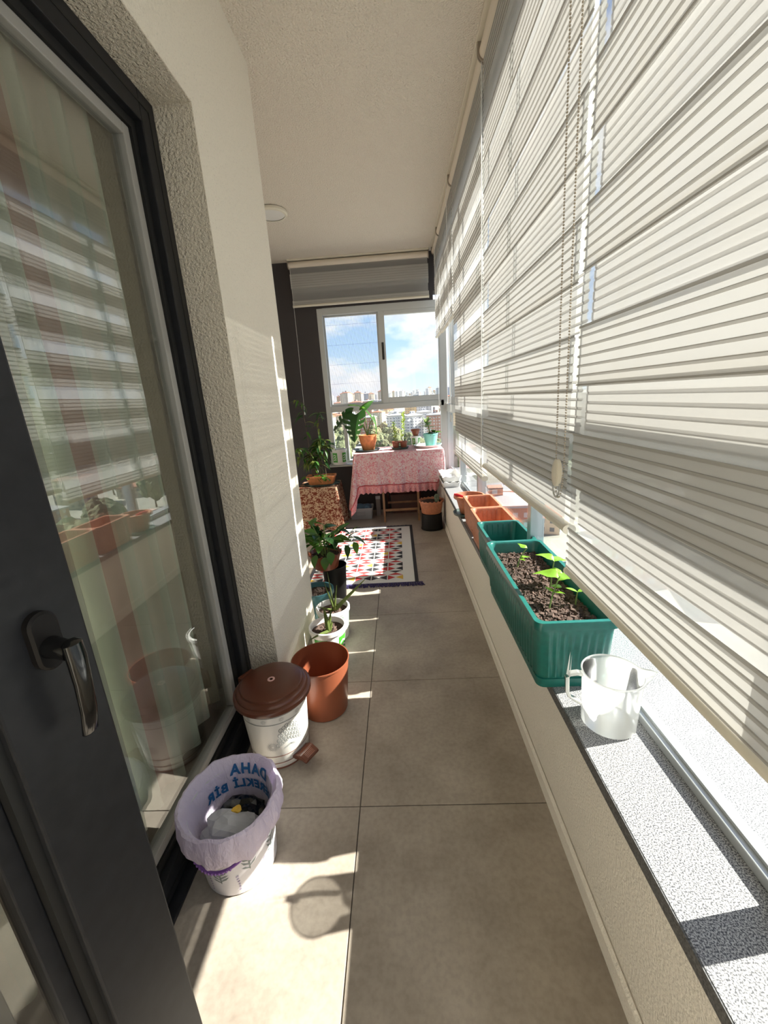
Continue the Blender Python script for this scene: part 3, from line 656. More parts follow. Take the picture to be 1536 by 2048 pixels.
for k in range(5): q.box((.140+.005*k, -.018, .0505-.0016*k), (.142+.005*k, .018, .0535-.0016*k))
mk('tread', q, 'brown2', pdl)
# ------------------------------------------------------------------ brown liner pail
tb = root('brown_pail', (-.376, 1.456, 0), 'empty brown plastic pail beside the patterned pedal bin', 'bucket')
pot(tb, [(.090, 0), (.095, .004), (.117, .232), (.120, .234), (.120, .240), (.1165, .240), (.092, .008), (.001, .008)], 'brown2', 64)
q = B(); q.box((.117, -.010, .205), (.124, .012, .232)); mk('handle_lug', q, 'brown', tb, rot=(0, 0, A0(35)), bevel=.002)

# ------------------------------------------------------------------ yoghurt-bucket pots with aloes
def ybucket(loc, h, r0, r1, label, rz=0, soil=True, name='aloe_pot'):
    t = root(name, loc, label, 'plant pot', rz=rz)
    bd = pot(t, bucket_prof(r0, r1, h), 'bucketw')
    rr = lambda z: r0+(r1-.006-r0)*z/(h-.022)+.0006
    for a0, a1 in ((-2.6, -1.75), (-1.05, -.35), (.4, 1.3), (1.9, 2.8)):
        q = B(); q.grid([[(rr(z)*math.cos(a0+(a1-a0)*k/8), rr(z)*math.sin(a0+(a1-a0)*k/8), z) for k in range(9)] for z in (h*.18, h*.5, h*.80-.0)])
        gp = mk('green_print', q, 'bucketg', bd, smooth=True)
        am = (a0+a1)/2; q = B()
        for k in range(3):
            z = h*(.32+.14*k); q.grid([[((rr(zz)+.0005)*math.cos(am+da), (rr(zz)+.0005)*math.sin(am+da), zz+.006*math.sin(da*14+k)) for da in [-.26+.13*i for i in range(5)]] for zz in (z, z+h*.05)])
        mk('white_print', q, 'bucketw', bd, smooth=True)
    if soil: disc_soil(t, r1-.011, h-.030, mat='soilc', rough=.005)
    return t
def spike(parent, p, az, el, L, r, bend=.2):
    d = Vector((math.cos(az)*math.cos(el), math.sin(az)*math.cos(el), math.sin(el))); p = Vector(p); m = p+d*L*.5+Vector((0, 0, bend*L*.3)); e = p+d*L
    pts = bez(p, m, e, 8); b = B(); b.tube(pts, [r*(1-.9*(i/7)**1.5)+.0004 for i in range(8)], 8); return mk('leaf', b, 'olive', parent, smooth=True)
a1 = ybucket((-.410, 1.812, 0), .182, .075, .094, 'small aloe in a white and green bucket, right behind the brown pail', rz=.3)
for az, el, L, r in ((2.0, 1.35, .13, .014), (.9, 1.2, .11, .010), (-2.35, .25, .15, .009), (.2, 1.1, .05, .012)): spike(a1, (.004, -.01, .150), az, el, L, r)
a2 = ybucket((-.412, 2.005, 0), .182, .075, .093, 'long-leaved aloe in a white and green bucket, second behind the brown pail', rz=1.0)
for az, el, L, r in ((.1-1.0, .75, .25, .012), (1.9-1, .95, .22, .006), (2.5-1, 1.2, .17, .006), (-2.4-1, .55, .13, .006), (1.2-1, 1.2, .14, .007), (-1.3-1, .9, .10, .007)): spike(a2, (.01, 0, .15), az, el, L, r, .05)
# ------------------------------------------------------------------ teal pot, black vase and scalloped brown pot with the leafy plant
tp = root('teal_pot', (-.545, 2.235, 0), 'round blue-green pot of bare soil behind the aloes', 'plant pot')
pot(tp, [(.070, 0), (.074, .004), (.094, .15), (.103, .152), (.103, .178), (.094, .178), (.072, .01), (.001, .01)], 'tealb'); disc_soil(tp, .092, .150)
vs = root('black_vase', (-.462, 2.43, 0), 'tall glossy black vase under the leafy plant', 'vase')
pot(vs, [(.055, 0), (.060, .004), (.068, .10), (.078, .235), (.082, .25), (.077, .25), (.062, .05), (.001, .05)], 'blackm')
sp_ = root('leafy_plant', (-.505, 2.40, .25), 'bushy dark green rubbery plant in a brown scalloped pot', 'plant')
def scal(amp, n, zlo): return lambda r, z, a: (r, z+(amp*abs(math.sin(n*a/2)) if z > zlo else 0))
pot(sp_, [(.072, 0), (.076, .004), (.100, .10), (.108, .112), (.104, .112), (.074, .01), (.001, .01)], 'brown2', 72, fn=scal(-.016, 16, .105)); disc_soil(sp_, .092, .080)
lfm = [leafmesh('leaf', .095, .062, 'green', .2, .25), leafmesh('leaf', .10, .056, 'dgreen', .25, .35), leafmesh('leaf', .085, .060, 'green', .1, .5)]
rd = random.Random(21)
for k in range(9):
    az = 2*PI*k/9+rd.uniform(-.3, .3); rr = rd.uniform(.06, .13); hh = rd.uniform(.09, .20)
    stemtube(sp_, bez((.02*math.cos(az), .02*math.sin(az), .08), (rr*.5*math.cos(az), rr*.5*math.sin(az), .08+hh*.8), (rr*math.cos(az), rr*math.sin(az), .09+hh)), .004)
    for j in range(6):
        f_ = .45+.55*j/5; a2_ = az+rd.uniform(-1.4, 1.4)
        place_leaf(rd.choice(lfm), sp_, (rr*f_*math.cos(az), rr*f_*math.sin(az), .08+hh*f_+.01), a2_, rd.uniform(-.2, .9), rd.uniform(-.5, .5), rd.uniform(.75, 1.15))
for p_, az, el in (((.10, -.02, .20), .1, .0), ((.16, -.02, .19), -.1, .9), ((.17, -.02, .21), .3, 1.2), ((.19, -.03, .20), -.2, -.2), ((.19, -.03, .17), -.6, -.9), ((.14, -.05, .16), -.4, -1.2), ((.14, 0, .2), .8, .3), ((.02, -.11, .11), -1.5, -.9), ((-.03, -.12, .13), -1.9, -.5), ((.05, -.10, .14), -1.2, -.7), ((0, -.10, .18), -1.6, .2)):
    place_leaf(rd.choice(lfm[1:]), sp_, p_, az, el, rd.uniform(-.3, .3), .9)
stemtube(sp_, bez((.05, -.02, .14), (.12, -.02, .19), (.19, -.03, .20)), .0035)

# ------------------------------------------------------------------ rug with woven triangles and fringe
rg = root('rug', (0, 0, 0), 'white woven rug with red, black and yellow triangles', 'rug')
RX0, RX1, RY0, RY1 = -.72, .083, 2.63, 3.95
mk('base', bx((RX0, RY0, .0005), (RX1, RY1, .006)), 'rugw', rg)
q = B(); q.box((RX1-.022, RY0, .0062), (RX1+.004, RY1, .0085)); q.box((RX0-.004, RY0, .0062), (RX0+.018, RY1, .0085)); q.box((RX0, RY1-.02, .0062), (RX1, RY1+.004, .0085)); mk('border', q, 'rugk', rg)
q = B(); rows_y = 15; ch = (RY1-RY0-.12)/rows_y; cw = .118; x_end = RX1-.105; ncol = 6
def tri(slot, a, b_, c): q.slot = slot; q.add([(p[0], p[1], .0068) for p in (a, b_, c)], [(0, 1, 2)])
rd = random.Random(9)
for r_ in range(rows_y):
    ya = RY0+.055+ch*r_; yb = ya+ch*.94; ym = (ya+yb)/2
    for c_ in range(ncol):
        xr = x_end-cw*c_; xl = xr-cw*.94; xm = (xl+xr)/2
        if r_ % 3 == 0:
            tri(1 if (c_+r_//3) % 3 else 2, (xr, ya), (xr, yb), (xm, ym)); tri(0 if c_ % 2 == 0 else (2 if rd.random() < .3 else 1), (xl, ya), (xl, yb), (xm, ym))
        elif r_ % 3 == 1:
            tri(0, (xl, ya), (xr, ya), (xm, ym)); tri(0 if c_ else 1, (xl, yb), (xr, yb), (xm, ym+.002))
        else:
            tri(0 if c_ % 2 else 1, (xr, ya), (xr, yb), (xm, ym)); tri(1 if c_ % 2 else 0, (xl, ya), (xl, yb), (xm, ym))
mk('triangle_weave', q, ['rugr', 'rugk', 'rugy'], rg)
q = B(); rd = random.Random(4)
for k in range(220):
    x = RX0+(RX1-RX0+.03)*k/219
    q.tube([(x, RY0+.006, .005), (x+rd.uniform(-.004, .008), RY0-.02, .007), (x+rd.uniform(-.008, .016), RY0-.045+rd.uniform(-.008, .008), .003)], .0026, 5)
for k in range(160):
    x = RX0+(RX1-RX0)*k/159; q.tube([(x, RY1-.004, .005), (x+rd.uniform(-.006, .006), RY1+.02+rd.uniform(0, .01), .004)], .0026, 5)
tag(mk('fringe', q, 'fringe', rg), kind='stuff')

# ------------------------------------------------------------------ rectangular planters on the sill
def rrect(w, l, r, n, ridge=0, nr=0, ratio=1.5):
    """rounded rectangle ring; ridge = outward fluting amplitude"""
    def arc(cx, cy, a0): return [(cx+r*math.cos(a0+PI/2*i/5), cy+r*math.sin(a0+PI/2*i/5), math.cos(a0+PI/2*i/5), math.sin(a0+PI/2*i/5), 0) for i in range(6)]
    def side(p, q_, nx, ny, m):
        return [(p[0]+(q_[0]-p[0])*i/m, p[1]+(q_[1]-p[1])*i/m, nx, ny, 1) for i in range(1, m)]
    ms, ml = 4*int(nr), 4*int(nr*ratio)
    out = arc(w-r, l-r, 0)+side((w-r, l), (-(w-r), l), 0, 1, ms)+arc(-(w-r), l-r, PI/2)+side((-w, l-r), (-w, -(l-r)), -1, 0, ml)+arc(-(w-r), -(l-r), PI)+side((-(w-r), -l), (w-r, -l), 0, -1, ms)+arc(w-r, -(l-r), 1.5*PI)+side((w, -(l-r)), (w, l-r), 1, 0, ml)
    res = []
    for i, (x, y, nx, ny, f) in enumerate(out):
        d = ridge if (f and (i % 4) in (0, 1)) else 0; res.append((x+nx*d, y+ny*d))
    return res
def planter(loc, w, l, h, mat, label, taper=.84, nr=8, ridge=.0045, rim=.026, inner=.02, rz=0, name='planter_box', ribs_in=False):
    t = root(name, loc, label, 'planter', rz=rz); W2, L2 = w/2, l/2; b = B(); R = []
    def ring(k, z, rg_=0, ins=0): return [(x, y, z) for x, y in rrect(W2*k-ins, L2-W2*(1-k)-ins, .022, 1, rg_, nr, l/w)]
    k0, k1 = taper, .93
    R.append(ring(k0, 0)); R.append(ring(k0+.01, .006)); R.append(ring(k0+.02, h*.13)); R.append(ring(k0+.02, h*.135, 0, .003)); R.append(ring(k0+.025, h*.15, 0, .002)); R.append(ring(k0+.03, h*.18, ridge)); R.append(ring(k1-.01, h-rim-.02, ridge)); R.append(ring(k1, h-rim-.008, 0)); R.append(ring(k1, h-rim)); R.append(ring(1, h-rim+.003)); R.append(ring(1, h-.006)); R.append(ring(.985, h)); R.append(ring(.985, h, 0, .012)); R.append(ring(.97, h-.006, 0, .014)); R.append(ring(k0, .012, 0, .012))
    b.rings(R, True, True, True); bd = mk('body', b, mat, t, smooth=True)
    if ribs_in:
        q = B()
        for sgn in (1, -1):
            for k in range(7):
                x = -W2*.75+W2*1.5*k/6; y = sgn*(L2-.018); q.box((x-.0012, y-.003, h*.3), (x+.0012, y+.003, h-.012))
        mk('inner_rib', q, mat, bd)
    return t
big = planter((.448, 1.284, SILL), .226, .640, .212, 'teal', 'long teal ribbed planter with soil and seedlings, nearest the frosted jug')
def soilbed(parent, w, l, z, nx, ny, amp, seed, name='soil'):
    rd = random.Random(seed); b = B(); b.grid([[(-w/2+w*i/nx, -l/2+l*j/ny, z+rd.uniform(-amp, amp)+.008*math.sin(j*.5)*math.sin(i*.7)) for i in range(nx+1)] for j in range(ny+1)]); return mk(name, b, 'soil', parent)
sbed = soilbed(big, .178, .588, .160, 20, 60, .005, 1)
b = B(); rd = random.Random(8); cub = [(-1,-1,-1),(1,-1,-1),(1,1,-1),(-1,1,-1),(-1,-1,1),(1,-1,1),(1,1,1),(-1,1,1)]; cf = [(0,3,2,1),(4,5,6,7),(0,1,5,4),(1,2,6,5),(2,3,7,6),(3,0,4,7)]
for k in range(2600):
    x = rd.uniform(-.084, .084); y = rd.uniform(-.288, .288); s_ = rd.uniform(.0014, .0052)*(1 if rd.random() < .8 else 1.5); e = Euler((rd.uniform(0, 3), rd.uniform(0, 3), rd.uniform(0, 3))).to_matrix()
    z = .163+rd.uniform(-.002, .006)
    b.add([tuple(Vector((x, y, z))+e @ Vector((v[0]*s_, v[1]*s_*rd.uniform(.7, 1.1), v[2]*s_))) for v in cub], cf)
tag(mk('soil_crumbs', b, 'soilc', big, smooth=True), kind='stuff')
# seedlings, each a plant of its own
sl1 = leafmesh('leaf', .058, .046, 'lgreen', .35, .35, 1, 0, 8, .12); sl2 = leafmesh('leaf', .042, .019, 'lgreen', .2, .1); sl3 = leafmesh('leaf', .040, .033, 'lgreen', -.3, .5, 1, 0, 8, .12)
def seedling(x, y, h, lean, leaves, label):
    t = root('seedling', (.448+x, 1.284+y, SILL+.160), label, 'seedling', group='seedlings in the teal planter')
    top = (lean[0], lean[1], h); stemtube(t, bez((0, 0, -.004), (lean[0]*.2, lean[1]*.2, h*.6), top), [.0026, .0026, .0025, .0024, .0023, .0022, .002])
    for me, f_, az, el, s_ in leaves: place_leaf(me, t, (lean[0]*f_*f_, lean[1]*f_*f_, h*f_), az, el, 0, s_)
    return t
seedling(-.030, .150, .085, (.035, -.005), [(sl3, 1, 2.4, .7, .9), (sl2, .55, 0, .1, .9), (sl3, .6, .6, .2, .8), (sl2, .5, -1.2, .2, .8)], 'curled lime seedling at the far end of the soil-filled teal planter')
seedling(-.025, -.170, .100, (.040, .03), [(sl1, .95, 2.6, .35, 1.25), (sl1, .9, .2, .3, 1.1), (sl3, .72, .9, .3, .9), (sl2, .6, -.6, .2, .8), (sl2, .6, 2.0, .2, .8)], 'tallest broad-leaved seedling at the near end of the soil-filled teal planter')
seedling(.030, -.03, .098, (.012, .01), [(sl1, 1, .5, .1, 1.05), (sl1, 1, 2.7, .6, 1.0), (sl2, .55, 3.0, .25, 1.0), (sl2, .55, -.1, .25, 1.0), (sl3, .8, -.8, .1, .8)], 'broad-leaved seedling in the middle of the soil-filled teal planter')
seedling(.062, -.15, .052, (.004, 0), [(sl2, 1, .2, .2, .9), (sl2, 1, 2.9, .4, .9)], 'tiny two-leaved seedling by the blind side of the soil-filled teal planter')
planter((.463, 1.790, SILL), .205, .300, .195, 'teal', 'short empty teal planter behind the soil-filled one', nr=7, ribs_in=True)
t1 = planter((.478, 2.108, SILL), .190, .300, .178, 'terra', 'empty terracotta planter box just behind the empty teal one', nr=7, rim=.02, ribs_in=True)
t2 = planter((.486, 2.435, SILL), .185, .310, .172, 'terra', 'farther terracotta planter box, next to the round bowl', nr=7, rim=.02, ribs_in=True)
soilbed(t2, .14, .25, .05, 8, 14, .004, 5)
bw = root('terracotta_bowl', (.462, 2.735, SILL), 'round terracotta bowl on a dark saucer with a red tool', 'bowl')
pot(bw, [(.058, .012), (.063, .016), (.088, .115), (.102, .118), (.106, .122), (.106, .138), (.101, .141), (.092, .141), (.062, .03), (.001, .03)], 'terra', 56); disc_soil(bw, .085, .098)
q = B(); q.lathe([(.085, 0), (.100, .006), (.104, .022), (.100, .022), (.095, .008), (.001, .008)], 48); tag(mk('saucer', q, 'saucer', None, (.455, 2.735, SILL), smooth=True), 'dark grey saucer under the terracotta bowl on the sill', 'saucer')
tr_ = root('hand_tool', (.395, 2.69, SILL+.146), 'small tool with a red handle resting in the terracotta bowl', 'tool', rz=-.6)
q = B(); q.tube([(-.045, 0, .006), (-.02, 0, .004), (.0, 0, .001), (.03, 0, -.006)], [.008, .010, .009, .006], 10); mk('handle', q, 'red', tr_, smooth=True)
q = B(); q.tube([(.03, 0, -.006), (.07, 0, -.022)], .003, 8); mk('shaft', q, 'alu', tr_)
# ------------------------------------------------------------------ frosted measuring jug
jg = root('measuring_jug', (.482, .852, SILL), 'frosted white plastic jug standing on the granite sill', 'jug', rz=A0(-8))
def spout(r, z, a):
    s_ = math.exp(-((a if a < PI else a-2*PI)/.15)**2); return (r+(.030*s_*max(0, (z-.100)/.046)**.8 if z > .100 else 0), z+(.003*s_ if z > .14 else 0))
jb = B(); jb.lathe([(.001, .0015), (.040, .001), (.058, .0015), (.0615, .005), (.0635, .07), (.0648, .10), (.0658, .12), (.0665, .135), (.0675, .143), (.0692, .145), (.0675, .1475), (.0650, .1445)], 72, cap0=False, cap1=False, fn=spout)
mk('body', jb, 'jug', jg, smooth=True)
q = B(); hpts = [(-.066, 0, .136), (-.080, 0, .138), (-.097, 0, .134), (-.102, 0, .125), (-.100, 0, .085), (-.094, 0, .070), (-.066, 0, .052)]
q.rings([[(p[0], s1*.0065, p[2]+s2*.0045) if i in (0, 1, 2, 6) else (p[0]+s2*.0045, s1*.0065, p[2]) for s1, s2 in ((-1, -1), (1, -1), (1, 1), (-1, 1))] for i, p in enumerate(hpts)])
mk('handle', q, 'jug', jg, bevel=.001)
# ------------------------------------------------------------------ white trays at the end of the sill
for k, lab in ((0, 'lower white plastic tray of the pair at the far end of the sill'), (1, 'upper white plastic tray of the pair at the far end of the sill')):
    t = root('plastic_tray', (.455+.008*k, 3.80+.02*k, SILL+.047*k), lab, 'tray', group='white trays on the sill')
    W2, L2 = .085, .19; b = B(); R = []
    for s_, z, ins in ((.86, 0, 0), (.88, .004, 0), (1, .044, 0), (1.04, .046, 0), (1.04, .049, 0), (1, .049, .004), (.86, .006, .006)):
        R.append([(x, y, z+(.006*math.sin(i*.9) if z > .04 else 0)) for i, (x, y) in enumerate(rrect(W2*s_-ins, L2-W2*(1-s_)-ins, .02, 1, 0, 3))])
    b.rings(R); mk('shell', b, 'whitep', t, smooth=True)

# ------------------------------------------------------------------ folding table with the pink cloth
TX0, TX1, TY0, TY1, TZ = -.462, .440, 4.075, 4.585, .742
tbl = root('folding_table', (0, 4.33, 0), 'wooden folding table under the pink cloth by the far window', 'table')
mk('tabletop', bx((TX0+.006, TY0-4.33+.006, TZ-.022), (TX1-.006, TY1-4.33-.006, TZ-.003)), 'wood', tbl)
for x in (-.19, .17):
    mk('leg', B().box((x-.011, -.21, 0), (x+.011, -.188, TZ-.022)), 'wood', tbl, bevel=.002)
    q = B(); q.tube([(x+.035, -.15, TZ-.03), (x+.035, .20, 0.008)], .011, 8); mk('leg', q, 'dwood', tbl)
mk('stretcher', B().box((-.18, -.208, .118), (.16, -.192, .142)), 'wood', tbl, bevel=.002); mk('stretcher', B().box((-.16, .11, .120), (.21, .125, .142)), 'wood', tbl, bevel=.002)
tc_ = root('tablecloth', (0, 0, 0), 'pink and white floral cloth with a red ruffle draped over the table', 'tablecloth')
def cloth_path(n_side=16, n_front=48, n_cor=10):
    """perimeter: left side (back to front), corner, front, corner, right side -> (x, y, nx, ny, s, cornerness)"""
    r = .015; out = []
    for i in range(n_side): out.append((TX0, TY1-(TY1-TY0-r)*i/n_side, -1, 0, 0))
    for i in range(n_cor+1):
        a = PI+PI/2*i/n_cor; out.append((TX0+r+r*math.cos(a), TY0+r+r*math.sin(a), math.cos(a), math.sin(a), math.sin(PI*i/n_cor)))
    for i in range(1, n_front): out.append((TX0+r+(TX1-TX0-2*r)*i/n_front, TY0, 0, -1, 0))
    for i in range(n_cor+1):
        a = 1.5*PI+PI/2*i/n_cor; out.append((TX1-r+r*math.cos(a), TY0+r+r*math.sin(a), math.cos(a), math.sin(a), math.sin(PI*i/n_cor)))
    for i in range(1, n_side+1): out.append((TX1, TY0+r+(TY1-TY0-r)*i/n_side, 1, 0, 0))
    return out
pa = cloth_path(); NP = len(pa)
def drop(i):
    x, y, nx, ny, c = pa[i]; left = x < TX0+.05; d = .325 + .09*c
    if left and c > 0: d = .36+.20*c
    if ny == 0 and nx < 0: d = .36
    if x > .385: d = min(d, .262)
    return d
b = B(); rows = []
for v in range(15):
    t = v/14; row = []
    for i, (x, y, nx, ny, c) in enumerate(pa):
        d = drop(i)*t; fl_ = (.010+.012*math.sin(i*.55)+.006*math.sin(i*1.37+1))*t + c*(.115 if x < 0 else .02)*t; fl_ += .008*math.sin(PI*min(1, t*4))*.5
        if nx > 0: fl_ = min(fl_, .014)
        row.append((x+nx*fl_, y+ny*fl_, TZ+.002-d-.004*(1-math.cos(min(1, t*6)*PI/2))))
    rows.append(row)
b.grid(rows)
o0 = len(b.v); ctr = [p for p in rows[0]]; b.v += [(0, TY1, TZ+.002)]; b.f += [(o0, i, i+1) for i in range(NP-1)]; b.m += [0]*(NP-1)
mk('cloth', b, 'pink', tc_, smooth=True)
f0 = 16+10; f1 = f0+48; b = B(); rf = []; pp = []
for i in range(f0-4, f1-2):
    x, y, nx, ny, c = pa[i]; last = rows[-1][i]
    for k in range(4):
        if i+1 >= NP: break
        nx_ = rows[-1][i+1]; u = k/4; p = Vector(last)*(1-u)+Vector(nx_)*u; pp.append((p, Vector((nx, ny, 0))))
for v in range(5):
    t = v/4; rf.append([tuple(p+n_*(.004+(.016*t+.002)*math.sin(j*.50+.9*math.sin(j*.17)))+Vector((0, 0, -.082*t+.004*math.sin(j*.62)*t))) for j, (p, n_) in enumerate(pp)])
b.grid(rf); rfo = mk('ruffle', b, 'ruff', tc_, smooth=True)
q = B(); q.tube([tuple(p+n_*.007) for p, n_ in pp[::2]], .0045, 6); mk('piping', q, 'pipe', tc_, smooth=True)

# ------------------------------------------------------------------ pots on the table
ZT = TZ+.0032
def saucer(loc, r, mat, label, h=.018):
    q = B(); q.lathe([(r*.82, 0), (r*.9, .003), (r, h), (r*.965, h), (r*.86, .006), (.001, .006)], 48); return tag(mk('saucer', q, mat, None, loc, smooth=True), label, 'saucer')
saucer((-.335, 4.29, ZT), .135, 'saucer', 'dark green saucer under the monstera pot')
mo = root('monstera_plant', (-.322, 4.30, ZT+.0065), 'monstera with split leaves in a ridged terracotta pot', 'plant')
pot(mo, [(.058, 0), (.062, .003), (.080, .075), (.083, .078), (.083, .086), (.086, .088), (.096, .150), (.098, .158), (.092, .160), (.062, .01), (.001, .01)], 'clay', 48); disc_soil(mo, .088, .140)
def monstera(name, L, Wd, mat, cuts=True):
    b = B(); nr, nc = 19, 11; V = []
    for i in range(nr):
        t = i/(nr-1); w = Wd*.5*(math.sin(PI*min(1, (t*.92+.08))**.62)**.8) if i < nr-1 else .001
        for j in range(nc):
            s_ = -1+2*j/(nc-1); V.append((L*t - .18*L*abs(s_)**1.5*(1-t)*1.2 + .10*L*abs(s_)*t, s_*w, -.25*L*t*t+.22*w*abs(s_)**1.3))
    fs = []
    for i in range(nr-1):
        for j in range(nc-1):
            out = abs((j+.5)-(nc-1)/2)/((nc-1)/2)
            if cuts and out > .30 and i in (5, 8, 11, 14): continue
            fs.append((i*nc+j, i*nc+j+1, (i+1)*nc+j+1, (i+1)*nc+j))
    b.add(V, fs); return mesh(b, name, mat, smooth=True)
mo1 = monstera('leaf', .24, .24, 'dgreen'); mo2 = monstera('leaf', .20, .11, 'green', False)
def mleaf(me, tip, az, el, roll=0, sc=1):
    stemtube(mo, bez((.0, -.01, .13), (tip[0]*.25, tip[1]*.3, tip[2]*.8), tip), .0045); place_leaf(me, mo, tip, az, el, roll, sc)
mleaf(mo1, (-.10, -.09, .375), A0(-110), A0(-62), 0, 1.05); mleaf(mo1, (-.14, -.02, .37), A0(185), A0(-25), .6, .95); mleaf(mo2, (-.02, -.03, .42), A0(40), A0(40), .4, .80); mleaf(mo2, (-.02, -.04, .42), A0(-30), A0(-35), -.3, .95); mleaf(mo2, (-.02, -.03, .43), A0(160), A0(25), .3, .8)
mleaf(mo2, (.07, -.01, .33), A0(-10), A0(-70), 0, .8); stemtube(mo, bez((.02, 0, .13), (.05, 0, .25), (.07, -.01, .34)), .003)
saucer((.010, 4.29, ZT), .092, 'saucer', 'small dark green saucer under the two brown pots', .022)
for k, (x, lab) in enumerate(((-.034, 'left small brown pot with upright pale succulents on the table'), (.048, 'right small brown pot with a tall pale succulent on the table'))):
    t = root('succulent_pot', (x, 4.29, ZT+.0065), lab, 'plant', group='small brown pots on the table')
    pot(t, [(.026, 0), (.029, .002), (.036, .055), (.041, .058), (.041, .074), (.037, .074), (.028, .01), (.001, .01)], 'brown2', 32); disc_soil(t, .034, .062, rough=.003)
    lf = leafmesh('leaf', .050, .026, 'pgreen', .3, .1) if k else leafmesh('leaf', .044, .022, 'pgreen', .3, .1)
    rd = random.Random(30+k)
    for sx, sh, n_ in (((-.012, .22, 22), (.01, .12, 9)) if k == 0 else ((.008, .30, 32), (-.014, .12, 8))):
        stemtube(t, [(sx*.5, 0, .055), (sx*.8, 0, .055+sh*.5), (sx, .005, .055+sh)], .003)
        for j in range(n_):
            f_ = .35+.65*j/n_; place_leaf(lf, t, (sx*f_, 0, .055+sh*f_), j*2.4, rd.uniform(.2, 1.0), 0, rd.uniform(.75, 1.1))
saucer((.300, 4.33, ZT), .150, 'saucw', 'wide pale grey saucer under the mint pot', .026)
mi = root('mint_pot_plant', (.332, 4.29, ZT+.0065), 'mint green pot with a rosette of grey-green fleshy leaves', 'plant')
pot(mi, [(.052, 0), (.056, .003), (.058, .012), (.054, .015), (.076, .122), (.080, .124), (.080, .134), (.074, .134), (.054, .02), (.001, .02)], 'mint', 48); disc_soil(mi, .072, .115)
lf = leafmesh('leaf', .105, .055, 'sgreen', .25, .2); lf2 = leafmesh('leaf', .07, .05, 'green', .3, .4); rd = random.Random(44)
stemtube(mi, [(0, 0, .11), (-.02, 0, .20), (-.035, 0, .235)], .006)
for j in range(11): place_leaf(lf, mi, (-.035, 0, .19+.006*j), j*2.4, .25+.09*j, 0, 1-.03*j)
for j in range(12): place_leaf(lf2, mi, (.03+.02*math.cos(j), -.015, .135+.004*(j % 4)), j*2.1, rd.uniform(.1, .8), 0, rd.uniform(.8, 1.1))
gb = ybucket((.185, 4.505, ZT), .105, .045, .055, 'small green and white tub behind the mint pot on the table', name='plastic_tub', soil=False)
bp2 = root('small_pot', (.185, 4.505, ZT+.106), 'small brown pot standing on the tub behind the mint pot', 'plant pot')
pot(bp2, [(.026, 0), (.045, .052), (.050, .054), (.050, .072), (.046, .072), (.028, .01), (.001, .01)], 'brown2', 32)
# bucket on the far window's board
ybucket((-.676, 4.575, .578), .172, .078, .088, 'white and green bucket on the far window board beside the table', name='yoghurt_bucket', soil=True)

# ------------------------------------------------------------------ small stand under the leaf-print cloth
SX0, SX1, SY0, SY1, SZ = -1.045, -.640, 3.92, 4.30, .450
sd_ = root('side_stand', ((SX0+SX1)/2, (SY0+SY1)/2, 0), 'low stand hidden under the brown leaf-print cloth', 'stand')
w_, l_ = (SX1-SX0)/2, (SY1-SY0)/2
mk('top', bx((-w_+.012, -l_+.012, SZ-.03), (w_-.012, l_-.012, SZ-.004)), 'dwood', sd_)
for sx in (-1, 1):
    for sy in (-1, 1): mk('leg', bx((sx*(w_-.035)-.015, sy*(l_-.035)-.015, 0), (sx*(w_-.035)+.015, sy*(l_-.035)+.015, SZ-.03)), 'dwood', sd_)
b = B(); rows = []; ring = [(x, y) for x, y in rrect(w_, l_, .02, 1, 0, 6)]; n = len(ring)
for v in range(14):
    t = v/13; R_ = []
    for i, (x, y) in enumerate(ring):
        l = math.hypot(x, y); a = math.atan2(y, x); cor = abs(math.sin(2*a))**3; f_ = t*(.012+.010*math.sin(i*.8)+.010*math.sin(i*.37+1)+.030*cor)
        R_.append((x+f_*x/l*1.2, y+f_*y/l*1.2, SZ+.001-(SZ-.010+.004*math.sin(i))*t))
    rows.append(R_)
b.rings(rows, True, True, False)
tag(mk('leaf_print_cloth', b, 'leafc', None, ((SX0+SX1)/2, (SY0+SY1)/2, 0), smooth=True), 'brown cloth with a pale leaf print draped over the low stand', 'cloth')
q = B(); q.rings([[(.185*k*math.cos(a), .135*k*math.sin(a), z) for a in [2*PI*i/48 for i in range(48)]] for k, z in ((.9, 0), (1, .004), (1.03, .014), (1, .014), (.95, .006))]); tag(mk('oval_tray', q, 'saucer', None, (-.815, 4.11, SZ+.002), smooth=True), 'dark oval tray under the clay trough on the low stand', 'tray')
tr2 = root('trough_plant', (-.815, 4.11, SZ+.009), 'tall drooping plant with narrow leaves in a clay trough', 'plant')
b = B(); R = []
for k, z, ins in ((.80, 0, 0), (.83, .004, 0), (.96, .070, 0), (1, .073, 0), (1, .088, 0), (.97, .088, .004), (.80, .012, .006)): R.append([(x, y, z) for x, y in rrect(.150*k-ins, .075*k-ins, .02, 1, 0, 6)])
b.rings(R); mk('body', b, 'clay', tr2, smooth=True)
mk('soil', bx((-.13, -.058, .04), (.13, .058, .072)), 'soil', tr2)
nl = [leafmesh('leaf', .105, .026, 'olive', .3, .55), leafmesh('leaf', .095, .024, 'green', .3, .7), leafmesh('leaf', .11, .028, 'dgreen', .3, .5)]; rd = random.Random(17)
